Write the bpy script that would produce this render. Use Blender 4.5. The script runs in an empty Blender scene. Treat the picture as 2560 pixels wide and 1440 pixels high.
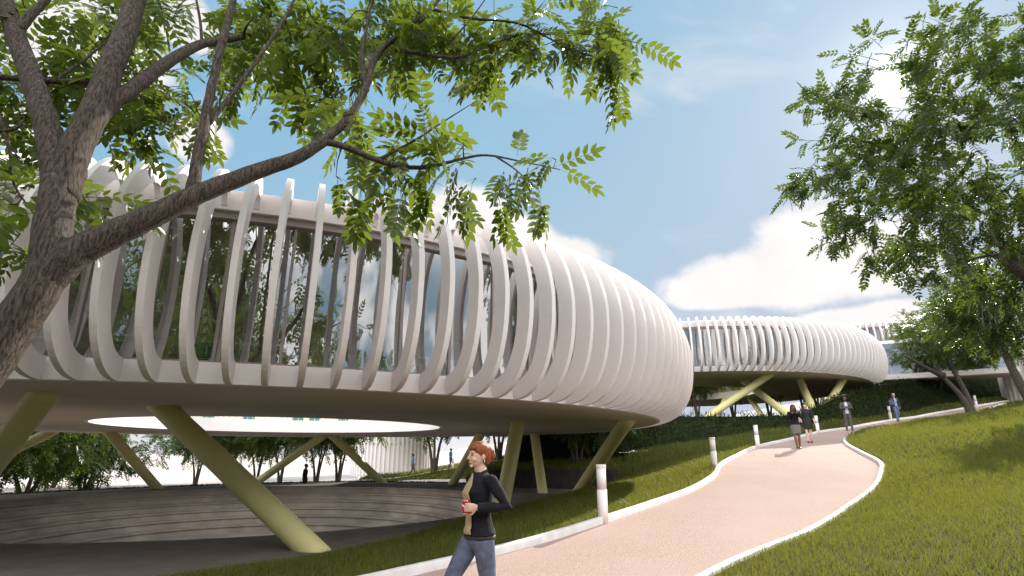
import bpy, math, random
import numpy as np
from mathutils import Vector, Matrix
R = math.radians
rng = np.random.default_rng(7)
random.seed(7)
scene = bpy.context.scene
COL = scene.collection

# ------------------------------------------------------------------ camera
F_PX, HOR, CAM_H = 1372.0, 1135.0, 1.6
PITCH = math.atan((HOR - 720) / F_PX)
cam_d = bpy.data.cameras.new('camera'); cam = bpy.data.objects.new('camera', cam_d); COL.objects.link(cam)
cam.location = (0, 0, CAM_H); cam.rotation_euler = (R(90) + PITCH, 0, 0)
cam_d.sensor_width = 36; cam_d.lens = F_PX / 2560 * 36; cam_d.clip_end = 6000; cam_d.clip_start = .05
scene.camera = cam
cP, sP = math.cos(PITCH), math.sin(PITCH)
def ray(px, py):
    x, u = px - 1280.0, 720.0 - py
    return np.array([x, F_PX * cP - u * sP, u * cP + F_PX * sP])
def atY(px, py, Y):
    r = ray(px, py); return np.array([0, 0, CAM_H]) + r * (Y / r[1])
def atz(px, py, z):
    r = ray(px, py); return np.array([0, 0, CAM_H]) + r * ((z - CAM_H) / r[2])
SUN_AZ, SUN_EL = R(38.85), R(30.44)
SUN_DIR = Vector((math.sin(SUN_AZ) * math.cos(SUN_EL), math.cos(SUN_AZ) * math.cos(SUN_EL), math.sin(SUN_EL)))

# ------------------------------------------------------------------ materials
def nodes_of(name):
    m = bpy.data.materials.new(name); m.use_nodes = True
    nt = m.node_tree; nt.nodes.clear()
    return m, nt, nt.nodes, nt.links
def mat(name, a, b=None, scale=4.0, detail=6.0, rough=.6, bump=0.0, bscale=40.0, spec=.4, metal=0.0, stretch=(1, 1, 1), lo=.35, hi=.65, coat=0.0, a2=None, scale2=.3):
    m, nt, N, L = nodes_of(name)
    out = N.new('ShaderNodeOutputMaterial'); p = N.new('ShaderNodeBsdfPrincipled')
    L.new(p.outputs[0], out.inputs[0])
    p.inputs['Roughness'].default_value = rough; p.inputs['Metallic'].default_value = metal
    p.inputs['Specular IOR Level'].default_value = spec; p.inputs['Coat Weight'].default_value = coat
    tc = N.new('ShaderNodeTexCoord'); mp = N.new('ShaderNodeMapping'); mp.inputs['Scale'].default_value = stretch
    L.new(tc.outputs['Object'], mp.inputs[0])
    if b is None: b = tuple(c * .93 for c in a)
    no = N.new('ShaderNodeTexNoise'); no.inputs['Scale'].default_value = scale; no.inputs['Detail'].default_value = detail
    L.new(mp.outputs[0], no.inputs['Vector'])
    r = N.new('ShaderNodeValToRGB'); e = r.color_ramp.elements
    e[0].position = lo; e[0].color = (*a, 1); e[1].position = hi; e[1].color = (*b, 1)
    L.new(no.outputs['Fac'], r.inputs[0]); col = r.outputs[0]
    if a2:
        n2 = N.new('ShaderNodeTexNoise'); n2.inputs['Scale'].default_value = scale2; n2.inputs['Detail'].default_value = 4
        L.new(mp.outputs[0], n2.inputs['Vector'])
        mr = N.new('ShaderNodeMapRange'); mr.inputs[1].default_value = .42; mr.inputs[2].default_value = .68
        L.new(n2.outputs['Fac'], mr.inputs[0])
        mx = N.new('ShaderNodeMix'); mx.data_type = 'RGBA'
        L.new(mr.outputs[0], mx.inputs[0]); L.new(col, mx.inputs[6]); mx.inputs[7].default_value = (*a2, 1); col = mx.outputs[2]
    L.new(col, p.inputs['Base Color'])
    if bump:
        nb = N.new('ShaderNodeTexNoise'); nb.inputs['Scale'].default_value = bscale; nb.inputs['Detail'].default_value = 5
        L.new(mp.outputs[0], nb.inputs['Vector'])
        bp = N.new('ShaderNodeBump'); bp.inputs['Strength'].default_value = bump; bp.inputs['Distance'].default_value = .03
        L.new(nb.outputs['Fac'], bp.inputs['Height']); L.new(bp.outputs[0], p.inputs['Normal'])
    return m

def leaf_mat(name, c1, c2, tr, gloss=.3, fac=.45):
    m, nt, N, L = nodes_of(name)
    out = N.new('ShaderNodeOutputMaterial'); p = N.new('ShaderNodeBsdfPrincipled'); t = N.new('ShaderNodeBsdfTranslucent'); mx = N.new('ShaderNodeMixShader')
    tc = N.new('ShaderNodeTexCoord'); no = N.new('ShaderNodeTexNoise'); no.inputs['Scale'].default_value = 2.2; no.inputs['Detail'].default_value = 5
    L.new(tc.outputs['Object'], no.inputs['Vector'])
    r = N.new('ShaderNodeValToRGB'); e = r.color_ramp.elements
    e[0].position = .35; e[0].color = (*c1, 1); e[1].position = .65; e[1].color = (*c2, 1)
    L.new(no.outputs['Fac'], r.inputs[0]); L.new(r.outputs[0], p.inputs['Base Color'])
    p.inputs['Roughness'].default_value = gloss; p.inputs['Specular IOR Level'].default_value = .35
    t.inputs[0].default_value = (*tr, 1); mx.inputs[0].default_value = fac
    L.new(p.outputs[0], mx.inputs[1]); L.new(t.outputs[0], mx.inputs[2]); L.new(mx.outputs[0], out.inputs[0])
    return m

def glass_mat(name, tint, base, edge):
    m, nt, N, L = nodes_of(name)
    out = N.new('ShaderNodeOutputMaterial'); t = N.new('ShaderNodeBsdfTransparent'); g = N.new('ShaderNodeBsdfGlossy'); mx = N.new('ShaderNodeMixShader')
    t.inputs[0].default_value = (*tint, 1); g.inputs['Roughness'].default_value = 0.0; g.inputs[0].default_value = (.84, .85, .86, 1)
    lw = N.new('ShaderNodeLayerWeight'); lw.inputs[0].default_value = .35
    mr = N.new('ShaderNodeMapRange'); mr.inputs[3].default_value = base; mr.inputs[4].default_value = edge
    L.new(lw.outputs['Fresnel'], mr.inputs[0]); L.new(mr.outputs[0], mx.inputs[0])
    L.new(t.outputs[0], mx.inputs[1]); L.new(g.outputs[0], mx.inputs[2]); L.new(mx.outputs[0], out.inputs[0])
    return m

def bark_mat():
    m, nt, N, L = nodes_of('bark')
    out = N.new('ShaderNodeOutputMaterial'); p = N.new('ShaderNodeBsdfPrincipled'); L.new(p.outputs[0], out.inputs[0])
    tc = N.new('ShaderNodeTexCoord'); mp = N.new('ShaderNodeMapping'); mp.inputs['Scale'].default_value = (1, 1, .20); L.new(tc.outputs['Object'], mp.inputs[0])
    n1 = N.new('ShaderNodeTexNoise'); n1.inputs['Scale'].default_value = 58; n1.inputs['Detail'].default_value = 9; n1.inputs['Roughness'].default_value = .7; L.new(mp.outputs[0], n1.inputs['Vector'])
    n2 = N.new('ShaderNodeTexNoise'); n2.inputs['Scale'].default_value = 3; L.new(tc.outputs['Object'], n2.inputs['Vector'])
    r = N.new('ShaderNodeValToRGB'); e = r.color_ramp.elements
    e[0].position = .40; e[0].color = (.030, .024, .020, 1); e[1].position = .62; e[1].color = (.13, .107, .087, 1)
    L.new(n1.outputs['Fac'], r.inputs[0])
    mx = N.new('ShaderNodeMix'); mx.data_type = 'RGBA'; mx.blend_type = 'MULTIPLY'; mx.inputs[0].default_value = .5
    L.new(r.outputs[0], mx.inputs[6]); L.new(n2.outputs['Color'], mx.inputs[7]); L.new(r.outputs[0], p.inputs['Base Color'])
    p.inputs['Roughness'].default_value = .85; p.inputs['Specular IOR Level'].default_value = .2
    bp = N.new('ShaderNodeBump'); bp.inputs['Strength'].default_value = .9; bp.inputs['Distance'].default_value = .03
    L.new(n1.outputs['Fac'], bp.inputs['Height']); L.new(bp.outputs[0], p.inputs['Normal'])
    return m

MT = {}
MT['white'] = mat('white_render', (.84, .80, .785), (.79, .75, .735), scale=.8, rough=.55, bump=.04, bscale=60)
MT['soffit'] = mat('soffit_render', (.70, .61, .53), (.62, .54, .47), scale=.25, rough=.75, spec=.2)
MT['inner'] = mat('interior_plaster', (.72, .68, .63), scale=1, rough=.8)
MT['frame'] = mat('taupe_metal', (.30, .26, .24), rough=.45, scale=3)
MT['column'] = mat('olive_yellow_paint', (.66, .63, .29), (.61, .58, .27), scale=1.2, rough=.5)
MT['yellow'] = mat('yellow_paint', (.75, .68, .08), rough=.5)
MT['teal'] = mat('teal_glass', (.07, .25, .30), rough=.25)
MT['glass'] = glass_mat('facade_glass', (.86, .83, .79), .40, .92)
MT['glass2'] = glass_mat('bridge_glass', (.80, .82, .84), .42, .85)
MT['concrete'] = mat('concrete', (.27, .24, .205), (.20, .18, .154), scale=1.3, detail=10, rough=.85, bump=.15, bscale=30, spec=.2, a2=(.15, .136, .118), scale2=.5)
MT['plaza'] = mat('plaza_concrete', (.155, .14, .12), (.118, .106, .092), scale=2.2, detail=10, rough=.9, bump=.15, bscale=50, spec=.15, a2=(.105, .095, .083), scale2=.35)
MT['path'] = mat('pink_gravel_path', (.46, .345, .298), (.30, .220, .185), scale=60, detail=3, rough=.9, bump=.5, bscale=80, spec=.1, lo=.42, hi=.62, a2=(.42, .315, .275), scale2=.6)
MT['kerb'] = mat('white_kerb', (.68, .65, .64), (.58, .55, .54), scale=6, rough=.6, bump=.08)
MT['soil'] = mat('lawn_soil', (.050, .052, .012), (.030, .034, .008), scale=7, rough=.95, spec=.1, bump=.4, bscale=25, a2=(.062, .056, .014), scale2=.5)
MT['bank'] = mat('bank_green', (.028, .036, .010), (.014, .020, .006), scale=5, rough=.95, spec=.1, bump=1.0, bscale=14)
MT['ground'] = mat('pale_sand', (.53, .48, .44), (.46, .42, .385), scale=.03, rough=.95, spec=.1, bump=.1, bscale=2)
MT['pale_hill'] = mat('pale_hill', (.62, .60, .58), (.56, .54, .52), scale=.02, rough=.95, spec=.1)
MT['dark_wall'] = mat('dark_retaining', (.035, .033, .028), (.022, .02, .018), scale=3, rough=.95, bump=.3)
MT['bark'] = bark_mat()
MT['leaf'] = leaf_mat('ash_leaf', (.052, .082, .012), (.032, .056, .010), (.22, .30, .03), gloss=.26, fac=.40)
MT['leaf2'] = leaf_mat('ash_leaf_far', (.036, .062, .013), (.022, .042, .010), (.17, .25, .03), gloss=.33, fac=.34)
MT['grass'] = leaf_mat('grass_blade', (.104, .124, .018), (.062, .086, .012), (.27, .275, .035), gloss=.6, fac=.40)
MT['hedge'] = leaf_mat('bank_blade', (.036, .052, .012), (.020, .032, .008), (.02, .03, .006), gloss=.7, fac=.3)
MT['lens'] = mat('bollard_lens', (.84, .82, .83), rough=.3, scale=3)
def cloth(name, c, k=.8, sc=30, rough=.85): return mat(name, c, tuple(x * k for x in c), scale=sc, rough=rough, spec=.2, bump=.45, bscale=16)
def skin(name, c): return mat(name, c, tuple(x * .9 for x in c), scale=12, rough=.5, spec=.35)

# ------------------------------------------------------------------ mesh helpers
class MB:
    def __init__(s): s.v = []; s.f = []
    def add(s, V, F):
        o = len(s.v); s.v.extend(map(tuple, V)); s.f.extend(tuple(i + o for i in f) for f in F); return o
    def box(s, c, d, rot=0.0):
        cx, cy, cz = c; hx, hy, hz = d[0] / 2, d[1] / 2, d[2] / 2; co, si = math.cos(rot), math.sin(rot); V = []
        for z in (-hz, hz):
            for x, y in ((-hx, -hy), (hx, -hy), (hx, hy), (-hx, hy)): V.append((cx + x * co - y * si, cy + x * si + y * co, cz + z))
        s.add(V, [(3, 2, 1, 0), (4, 5, 6, 7), (0, 1, 5, 4), (1, 2, 6, 5), (2, 3, 7, 6), (3, 0, 4, 7)])
    def tube(s, P, rad, n=8, cap=True, ref=None):
        """rad: list of r or (rx, ry); rx along the side axis, ry along the ref (front) axis"""
        P = [np.array(p, float) for p in P]; m = len(P); V = []
        nrm = None
        for i in range(m):
            t = P[min(i + 1, m - 1)] - P[max(i - 1, 0)]; t /= (np.linalg.norm(t) + 1e-9)
            if ref is not None: a = np.array(ref, float)
            elif nrm is None: a = np.array([0, 0, 1.0]) if abs(t[2]) < .9 else np.array([0, 1.0, 0])
            else: a = nrm
            a = a - t * a.dot(t); a /= (np.linalg.norm(a) + 1e-9); nrm = a; b = np.cross(t, a)
            r = rad[i]; rx, ry = (r if isinstance(r, (tuple, list)) else (r, r))
            for k in range(n):
                th = 2 * math.pi * k / n; V.append(P[i] + b * (rx * math.cos(th)) + a * (ry * math.sin(th)))
        F = [(i * n + k, i * n + (k + 1) % n, (i + 1) * n + (k + 1) % n, (i + 1) * n + k) for i in range(m - 1) for k in range(n)]
        if cap: F += [tuple(range(n))[::-1], tuple(range((m - 1) * n, m * n))]
        s.add(V, F)
    def lathe(s, prof, n=96, c=(0, 0), a0=0.0, a1=2 * math.pi, closed=False):
        full = abs(a1 - a0 - 2 * math.pi) < 1e-6; k = n if full else n + 1; V = []
        for j in range(k):
            a = a0 + (a1 - a0) * j / n
            for r, z in prof: V.append((c[0] + r * math.cos(a), c[1] + r * math.sin(a), z))
        m = len(prof); F = []
        for j in range(n):
            j2 = (j + 1) % k
            for i in range(m if closed else m - 1):
                i2 = (i + 1) % m; F.append((j * m + i, j2 * m + i, j2 * m + i2, j * m + i2))
        s.add(V, F)
    def ball(s, c, r, n=10, m=7):
        r = (r, r, r) if not isinstance(r, (tuple, list)) else r
        V = [(c[0], c[1], c[2] - r[2])]
        for i in range(1, m):
            ph = -math.pi / 2 + math.pi * i / m
            for k in range(n):
                th = 2 * math.pi * k / n; V.append((c[0] + r[0] * math.cos(ph) * math.cos(th), c[1] + r[1] * math.cos(ph) * math.sin(th), c[2] + r[2] * math.sin(ph)))
        V.append((c[0], c[1], c[2] + r[2])); F = []
        for k in range(n):
            F.append((0, 1 + (k + 1) % n, 1 + k)); F.append((len(V) - 1, 1 + (m - 2) * n + k, 1 + (m - 2) * n + (k + 1) % n))
        for i in range(m - 2):
            for k in range(n): a = 1 + i * n; F.append((a + k, a + (k + 1) % n, a + n + (k + 1) % n, a + n + k))
        s.add(V, F)
    def build(s, name, m, parent=None, smooth=False):
        me = bpy.data.meshes.new(name); me.from_pydata(s.v, [], s.f); me.update()
        return link(name, me, m, parent, smooth)
def link(name, me, m, parent=None, smooth=False):
    if m: me.materials.append(m)
    if smooth: me.polygons.foreach_set('use_smooth', np.ones(len(me.polygons), bool))
    o = bpy.data.objects.new(name, me); COL.objects.link(o)
    if parent: o.parent = parent
    return o
def np_mesh(name, V, T):
    V = np.asarray(V, np.float32); T = np.asarray(T, np.int32); k = T.shape[1]
    me = bpy.data.meshes.new(name); me.vertices.add(len(V)); me.vertices.foreach_set('co', V.ravel())
    me.loops.add(T.size); me.loops.foreach_set('vertex_index', T.ravel())
    me.polygons.add(len(T)); me.polygons.foreach_set('loop_start', np.arange(0, T.size, k, dtype=np.int32)); me.polygons.foreach_set('loop_total', np.full(len(T), k, np.int32))
    me.update(calc_edges=True); return me
def tag(o, label=None, cat=None, group=None, kind=None):
    if label: o['label'] = label
    if cat: o['category'] = cat
    if group: o['group'] = group
    if kind: o['kind'] = kind
    return o
def empty(name, loc=(0, 0, 0), rz=0.0):
    o = bpy.data.objects.new(name, None); COL.objects.link(o); o.location = loc; o.rotation_euler = (0, 0, rz); o.empty_display_size = .3; return o
def copy_tree(o, parent=None):
    c = o.copy(); COL.objects.link(c)
    if parent: c.parent = parent
    for ch in list(o.children): copy_tree(ch, c)
    return c
def spline(P, k=6):
    P = np.array(P, float); Q = np.vstack([2 * P[0] - P[1], P, 2 * P[-1] - P[-2]]); out = []
    for i in range(1, len(Q) - 2):
        p0, p1, p2, p3 = Q[i - 1], Q[i], Q[i + 1], Q[i + 2]
        for j in range(k):
            t = j / k; out.append(.5 * (2 * p1 + (p2 - p0) * t + (2 * p0 - 5 * p1 + 4 * p2 - p3) * t * t + (3 * p1 - p0 - 3 * p2 + p3) * t ** 3))
    out.append(Q[-2]); return np.array(out)
def resample(P, n):
    P = np.array(P, float); d = np.r_[0, np.cumsum(np.linalg.norm(np.diff(P, axis=0), axis=1))]
    t = np.linspace(0, d[-1], n); return np.c_[[np.interp(t, d, P[:, k]) for k in range(P.shape[1])]].T

# ------------------------------------------------------------------ world
def build_world():
    w = bpy.data.worlds.new('World'); scene.world = w; w.use_nodes = True
    nt = w.node_tree; N, L = nt.nodes, nt.links; N.clear()
    out = N.new('ShaderNodeOutputWorld'); bg = N.new('ShaderNodeBackground'); L.new(bg.outputs[0], out.inputs[0])
    sky = N.new('ShaderNodeTexSky'); sky.sky_type = 'NISHITA'; sky.sun_disc = False
    sky.sun_elevation = SUN_EL; sky.sun_rotation = SUN_AZ; sky.air_density = 1.0; sky.dust_density = .1; sky.ozone_density = 1.6
    def val(x):
        return x
    def M(op, a, b=None, c=None, clamp=False):
        n = N.new('ShaderNodeMath'); n.operation = op; n.use_clamp = clamp
        for i, x in enumerate((a, b, c)):
            if x is None: continue
            if isinstance(x, (int, float)): n.inputs[i].default_value = x
            else: L.new(x, n.inputs[i])
        return n.outputs[0]
    def smooth(x, a, b):
        n = N.new('ShaderNodeMapRange'); n.interpolation_type = 'SMOOTHSTEP'; n.inputs[1].default_value = a; n.inputs[2].default_value = b; L.new(x, n.inputs[0]); return n.outputs[0]
    tc = N.new('ShaderNodeTexCoord'); gen = tc.outputs['Generated']
    sep = N.new('ShaderNodeSeparateXYZ'); L.new(gen, sep.inputs[0]); X, Y, Z = sep.outputs
    az = M('MULTIPLY', M('ARCTAN2', X, Y), 57.2958); el = M('MULTIPLY', M('ARCSINE', Z), 57.2958)
    def noise(scale, detail, rough=.55, dist=0.0):
        n = N.new('ShaderNodeTexNoise'); n.inputs['Scale'].default_value = scale; n.inputs['Detail'].default_value = detail; n.inputs['Roughness'].default_value = rough; n.inputs['Distortion'].default_value = dist
        L.new(gen, n.inputs['Vector']); return n.outputs['Fac']
    n_edge, n_fine, n_big = noise(7, 8, .55, .3), noise(28, 6, .6), noise(2.6, 6, .5)
    def deg(px, py):
        r = ray(px, py); return math.degrees(math.atan2(r[0], r[1])), math.degrees(math.atan2(r[2], math.hypot(r[0], r[1])))
    # (px, py, half width px, height up px, height down px)
    blobs = [(1900, 725, 230, 95, 40), (2010, 680, 170, 150, 80), (2080, 640, 130, 120, 110), (2200, 660, 140, 110, 80), (1800, 740, 130, 50, 28),
             (1150, 560, 100, 90, 90), (1260, 620, 150, 70, 80), (1370, 640, 130, 50, 50), (2110, 815, 130, 44, 34), (2230, 800, 120, 50, 40),
             (500, 350, 80, 60, 60), (230, 150, 230, 160, 120), (60, 330, 110, 70, 50), (440, 60, 140, 90, 60),
             (-300, 700, 300, 200, 80), (2900, 700, 300, 200, 80)]
    d = None
    for px, py, wx, hu, hd in blobs:
        a0, e0 = deg(px, py); wa = abs(deg(px + wx, py)[0] - deg(px - wx, py)[0]) / 2; we = deg(px, py - hu)[1] - e0; wd = e0 - deg(px, py + hd)[1]
        da = M('DIVIDE', M('SUBTRACT', az, a0), wa); de = M('SUBTRACT', el, e0); dv = M('MAXIMUM', M('DIVIDE', de, we), M('DIVIDE', de, -wd))
        t = M('SUBTRACT', 1.0, M('SQRT', M('ADD', M('MULTIPLY', da, da), M('MULTIPLY', dv, dv))))
        d = t if d is None else M('SMOOTH_MAX', d, t, .15)
    d = M('ADD', d, M('MULTIPLY', M('SUBTRACT', n_edge, .5), 1.15)); d = M('ADD', d, M('MULTIPLY', M('SUBTRACT', n_fine, .5), .38))
    cov = smooth(d, -.30, .12)
    back = smooth(M('ABSOLUTE', az), 52, 66); high = M('MULTIPLY', M('MULTIPLY', smooth(M('ABSOLUTE', az), 75, 105), smooth(el, 14, 28)), M('SUBTRACT', 1.0, smooth(el, 46, 64)))                       # clouds out of view, added and brightened behind the camera as fill light
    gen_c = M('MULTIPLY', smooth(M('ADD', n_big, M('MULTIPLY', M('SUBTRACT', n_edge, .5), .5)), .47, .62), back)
    hz = M('MULTIPLY', smooth(M('MULTIPLY', el, -1.0), -5, -.3), .75)
    cirrus_n = N.new('ShaderNodeTexNoise'); mp = N.new('ShaderNodeMapping'); mp.inputs['Rotation'].default_value = (0, R(25), R(30)); mp.inputs['Scale'].default_value = (1.3, 7, 5); L.new(gen, mp.inputs[0]); L.new(mp.outputs[0], cirrus_n.inputs['Vector'])
    cirrus_n.inputs['Scale'].default_value = 1.6; cirrus_n.inputs['Detail'].default_value = 8; cirrus_n.inputs['Distortion'].default_value = .6
    cirrus = M('MULTIPLY', smooth(cirrus_n.outputs['Fac'], .50, .80), .42)
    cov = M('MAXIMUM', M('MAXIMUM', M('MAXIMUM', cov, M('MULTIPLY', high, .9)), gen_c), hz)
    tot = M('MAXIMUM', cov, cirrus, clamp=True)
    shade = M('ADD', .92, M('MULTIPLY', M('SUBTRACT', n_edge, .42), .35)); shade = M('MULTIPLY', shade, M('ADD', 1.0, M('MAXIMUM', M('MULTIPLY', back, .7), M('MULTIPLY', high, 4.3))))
    cc = N.new('ShaderNodeCombineColor')
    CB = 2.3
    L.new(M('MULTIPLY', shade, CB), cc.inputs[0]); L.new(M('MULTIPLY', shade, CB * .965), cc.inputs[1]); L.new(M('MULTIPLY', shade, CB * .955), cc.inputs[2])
    # the bright aureole is compressed so that the blue holds up to the sun
    ss = N.new('ShaderNodeSeparateColor'); L.new(sky.outputs[0], ss.inputs[0]); sk = N.new('ShaderNodeCombineColor')
    for i, (gn, mxv) in enumerate(((.72, 1.22), (1.25, 1.36), (1.9, 1.66))):
        L.new(M('MULTIPLY', M('SUBTRACT', 1.0, M('EXPONENT', M('MULTIPLY', ss.outputs[i], -gn / mxv))), mxv), sk.inputs[i])
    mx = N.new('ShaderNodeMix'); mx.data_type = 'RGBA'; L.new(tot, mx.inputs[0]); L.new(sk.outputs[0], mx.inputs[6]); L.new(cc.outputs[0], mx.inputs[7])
    vd = N.new('ShaderNodeVectorMath'); vd.operation = 'DOT_PRODUCT'; L.new(gen, vd.inputs[0]); vd.inputs[1].default_value = SUN_DIR
    dot = M('MAXIMUM', vd.outputs['Value'], 0.0)
    disc = M('MULTIPLY', smooth(dot, math.cos(R(.95)), math.cos(R(.7))), 60.0)
    glow = M('ADD', M('MULTIPLY', M('POWER', dot, 5000), 5.0), M('ADD', M('MULTIPLY', M('POWER', dot, 300), .8), M('MULTIPLY', M('POWER', dot, 30), .22)))
    sc = N.new('ShaderNodeCombineColor'); g = M('ADD', disc, glow)
    L.new(g, sc.inputs[0]); L.new(M('MULTIPLY', g, .93), sc.inputs[1]); L.new(M('MULTIPLY', g, .90), sc.inputs[2])
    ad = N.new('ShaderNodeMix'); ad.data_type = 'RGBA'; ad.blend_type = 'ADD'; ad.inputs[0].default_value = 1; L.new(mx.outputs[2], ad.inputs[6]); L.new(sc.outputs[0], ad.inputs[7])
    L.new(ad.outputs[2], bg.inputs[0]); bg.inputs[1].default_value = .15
    s = bpy.data.lights.new('sun', 'SUN'); s.energy = 2.5; s.angle = R(.5); s.color = (1, .91, .80)
    so = bpy.data.objects.new('sun', s); COL.objects.link(so); so.rotation_euler = SUN_DIR.to_track_quat('Z', 'Y').to_euler(); so.location = SUN_DIR * 100
    v = scene.view_settings; v.view_transform = 'Standard'; v.look = 'None'; v.exposure = 1.6; v.gamma = 1; v.use_curve_mapping = False
    scene.cycles.max_bounces = 10; scene.cycles.transparent_max_bounces = 24; scene.cycles.sample_clamp_indirect = 6
build_world()

# ------------------------------------------------------------------ terrain
K = .70                                     # size of the ring buildings against the path and its people
def S(P):
    P = np.array(P, float); o = np.zeros(P.shape[-1]); 
    if P.shape[-1] == 3: o[2] = CAM_H
    return o + (P - o) * K
Z0 = CAM_H - 2.3 * K                        # plaza level
G0 = Z0 - .42                               # pale ground around
AC = S([-13.4, 29.3])                       # amphitheatre centre
def zp(Y): return np.interp(Y, [-60, -3, 0, 4.7, 9.3, 17.7, 25, 32, 37, 40, 47, 60], [-.32, -.26, -.16, 0, .5, 1.25, 2.08, 2.95, 3.9, 4.9, 6.6, 8.5])
KL = [(-2.6, -30), (-2.7, -8), (-2.8, 0), (-3.0, 3.4), (-2.7, 5.2), (-2.0, 6.3), (-1.25, 6.95), (-.80, 7.3), (-.19, 7.82), (.7, 8.67), (1.58, 9.69), (2.77, 11.18), (4.01, 12.84), (5.36, 15.2), (6.41, 17.57), (7.74, 19.73), (9.92, 22.94), (13.13, 26.43), (16.37, 29.91), (19.65, 32.54), (23.03, 34.85), (26.94, 37.15), (33.13, 39.82), (37.98, 42.31), (46, 46)]
KR = [(1.2, -30), (1.0, -8), (.9, 0), (.9, 3.0), (1.15, 5.2), (1.7, 6.3), (2.33, 7.05), (3.2, 7.85), (4.18, 8.67), (5.0, 9.5), (5.75, 10.35), (8.02, 13.01), (10.0, 15.77), (11.5, 18.12), (12.6, 20.77), (14.02, 24.04), (15.62, 26.61), (19.5, 31.0), (22.8, 33.2), (25.89, 35.4), (32.43, 38.6), (37.37, 41.3), (46, 44.6)]
kl = spline(KL, 8); kr = spline(KR, 8)
NS = 240
kl = resample(kl, NS); kr = resample(kr, NS)
def z_of(P, off=0.0): return np.c_[P, zp(P[:, 1]) + off]
def strip(A, B, m, zfun=None, vs=None):
    """ruled grid between two 3D polylines of the same length"""
    vs = np.linspace(0, 1, m) if vs is None else np.array(vs); m = len(vs); n = len(A)
    G = A[:, None, :] * (1 - vs)[None, :, None] + B[:, None, :] * vs[None, :, None]
    if zfun is not None: G = zfun(G, vs)
    return G
def grid_faces(n, m):
    i = np.arange(n - 1)[:, None] * m + np.arange(m - 1)[None, :]; i = i.ravel()
    return np.c_[i, i + m, i + m + 1, i + 1]
def grid_obj(name, G, m, smooth=True):
    me = np_mesh(name, G.reshape(-1, 3), grid_faces(G.shape[0], G.shape[1])); o = link(name, me, m, None, smooth); return o
# paved path: rows between the kerbs, each row at its own height
path_G = strip(z_of(kl), z_of(kr), 9)
tag(grid_obj('path', path_G, MT['path']), kind='structure')
def kerb(name, P, side, w=.11, h=.105):
    P3 = z_of(P); t = np.gradient(P, axis=0); t /= np.linalg.norm(t, axis=1)[:, None]; nr = np.c_[-t[:, 1], t[:, 0]] * side
    prof = [(0, -.12), (0, h - .02), (.02, h), (w - .02, h), (w, h - .02), (w, -.3)]
    V = []
    for p, n in zip(P3, nr):
        for a, z in prof: V.append((p[0] + n[0] * a, p[1] + n[1] * a, p[2] + z))
    o = link(name, np_mesh(name, np.array(V), grid_faces(len(P3), len(prof))), MT['kerb']); tag(o, kind='structure'); return o
kerb('kerb', kl, 1); kerb('kerb', kr, -1)

# right lawn
out_pts = [(40, -30), (42, -8), (44, 0), (46, 5), (48, 10), (50, 15), (52, 20), (54, 26), (57, 32), (60, 37), (64, 40)]
ro = resample(spline(out_pts, 6), NS); ro3 = z_of(ro)
def zright(G, vs):
    d = np.linalg.norm(G[:, :, :2] - G[:, :1, :2], axis=2); z0 = G[:, 0, 2][:, None]
    Y = G[:, 0, 1][:, None]; k = np.interp(Y, [0, 8, 15, 22, 30, 40], [.10, .12, .14, .15, .13, .08])
    G[:, :, 2] = z0 + .07 + k * np.minimum(d, 9) + .25 * k * np.clip(d - 9, 0, 40) + .04 * np.sin(G[:, :, 0] * .9) * np.minimum(d, 1) + .05 * np.sin(G[:, :, 1] * .7 + G[:, :, 0] * .4) * np.minimum(d, 1); return G
krn = kr + np.c_[np.full(NS, .1), np.full(NS, -.1)]
lawnR = strip(np.c_[krn, zp(kr[:, 1])], ro3, 2, zright, vs=np.linspace(0, 1, 40) ** 2)
tag(grid_obj('lawn', lawnR, MT['soil']), kind='structure')
# left lawn from the kerb down to the plaza edge, then along the toe of the bank
TL = [(-34, -30, -.75), (-34, -8, -.75), (-33, 0, -.75), (-26, 3, -.75), (-17, 5.5, -.75), (-11, 8.2, -.75), (-7.9, 10.5, -.74), (-6.4, 12, -.73), (-5.2, 13.3, -.73), (-4.5, 14.2, -.73), (-3.2, 17.1, -.73), (-1.9, 21.4, -.73), (-.5, 24.2, -.73), (1.9, 29.6, -.73), (3.9, 34.0, -.73), (5.8, 37.2, -.7), (6.9, 38.4, .2), (7.6, 39.2, .62), (8.4, 42.5, 1.55)]
toe_px = [(1531, 1134, 30), (1705, 1113, 29), (1858, 1089, 28.5), (1980, 1076, 29.3), (2050, 1068, 31.2), (2150, 1055, 34.4), (2300, 1034, 39.5), (2450, 1007, 43), (2530, 997, 45.5)]
toe = np.array([atY(*q) for q in toe_px])
TLf = np.vstack([S(TL), toe[1:], [[52, 49, 7.2]]])
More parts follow.
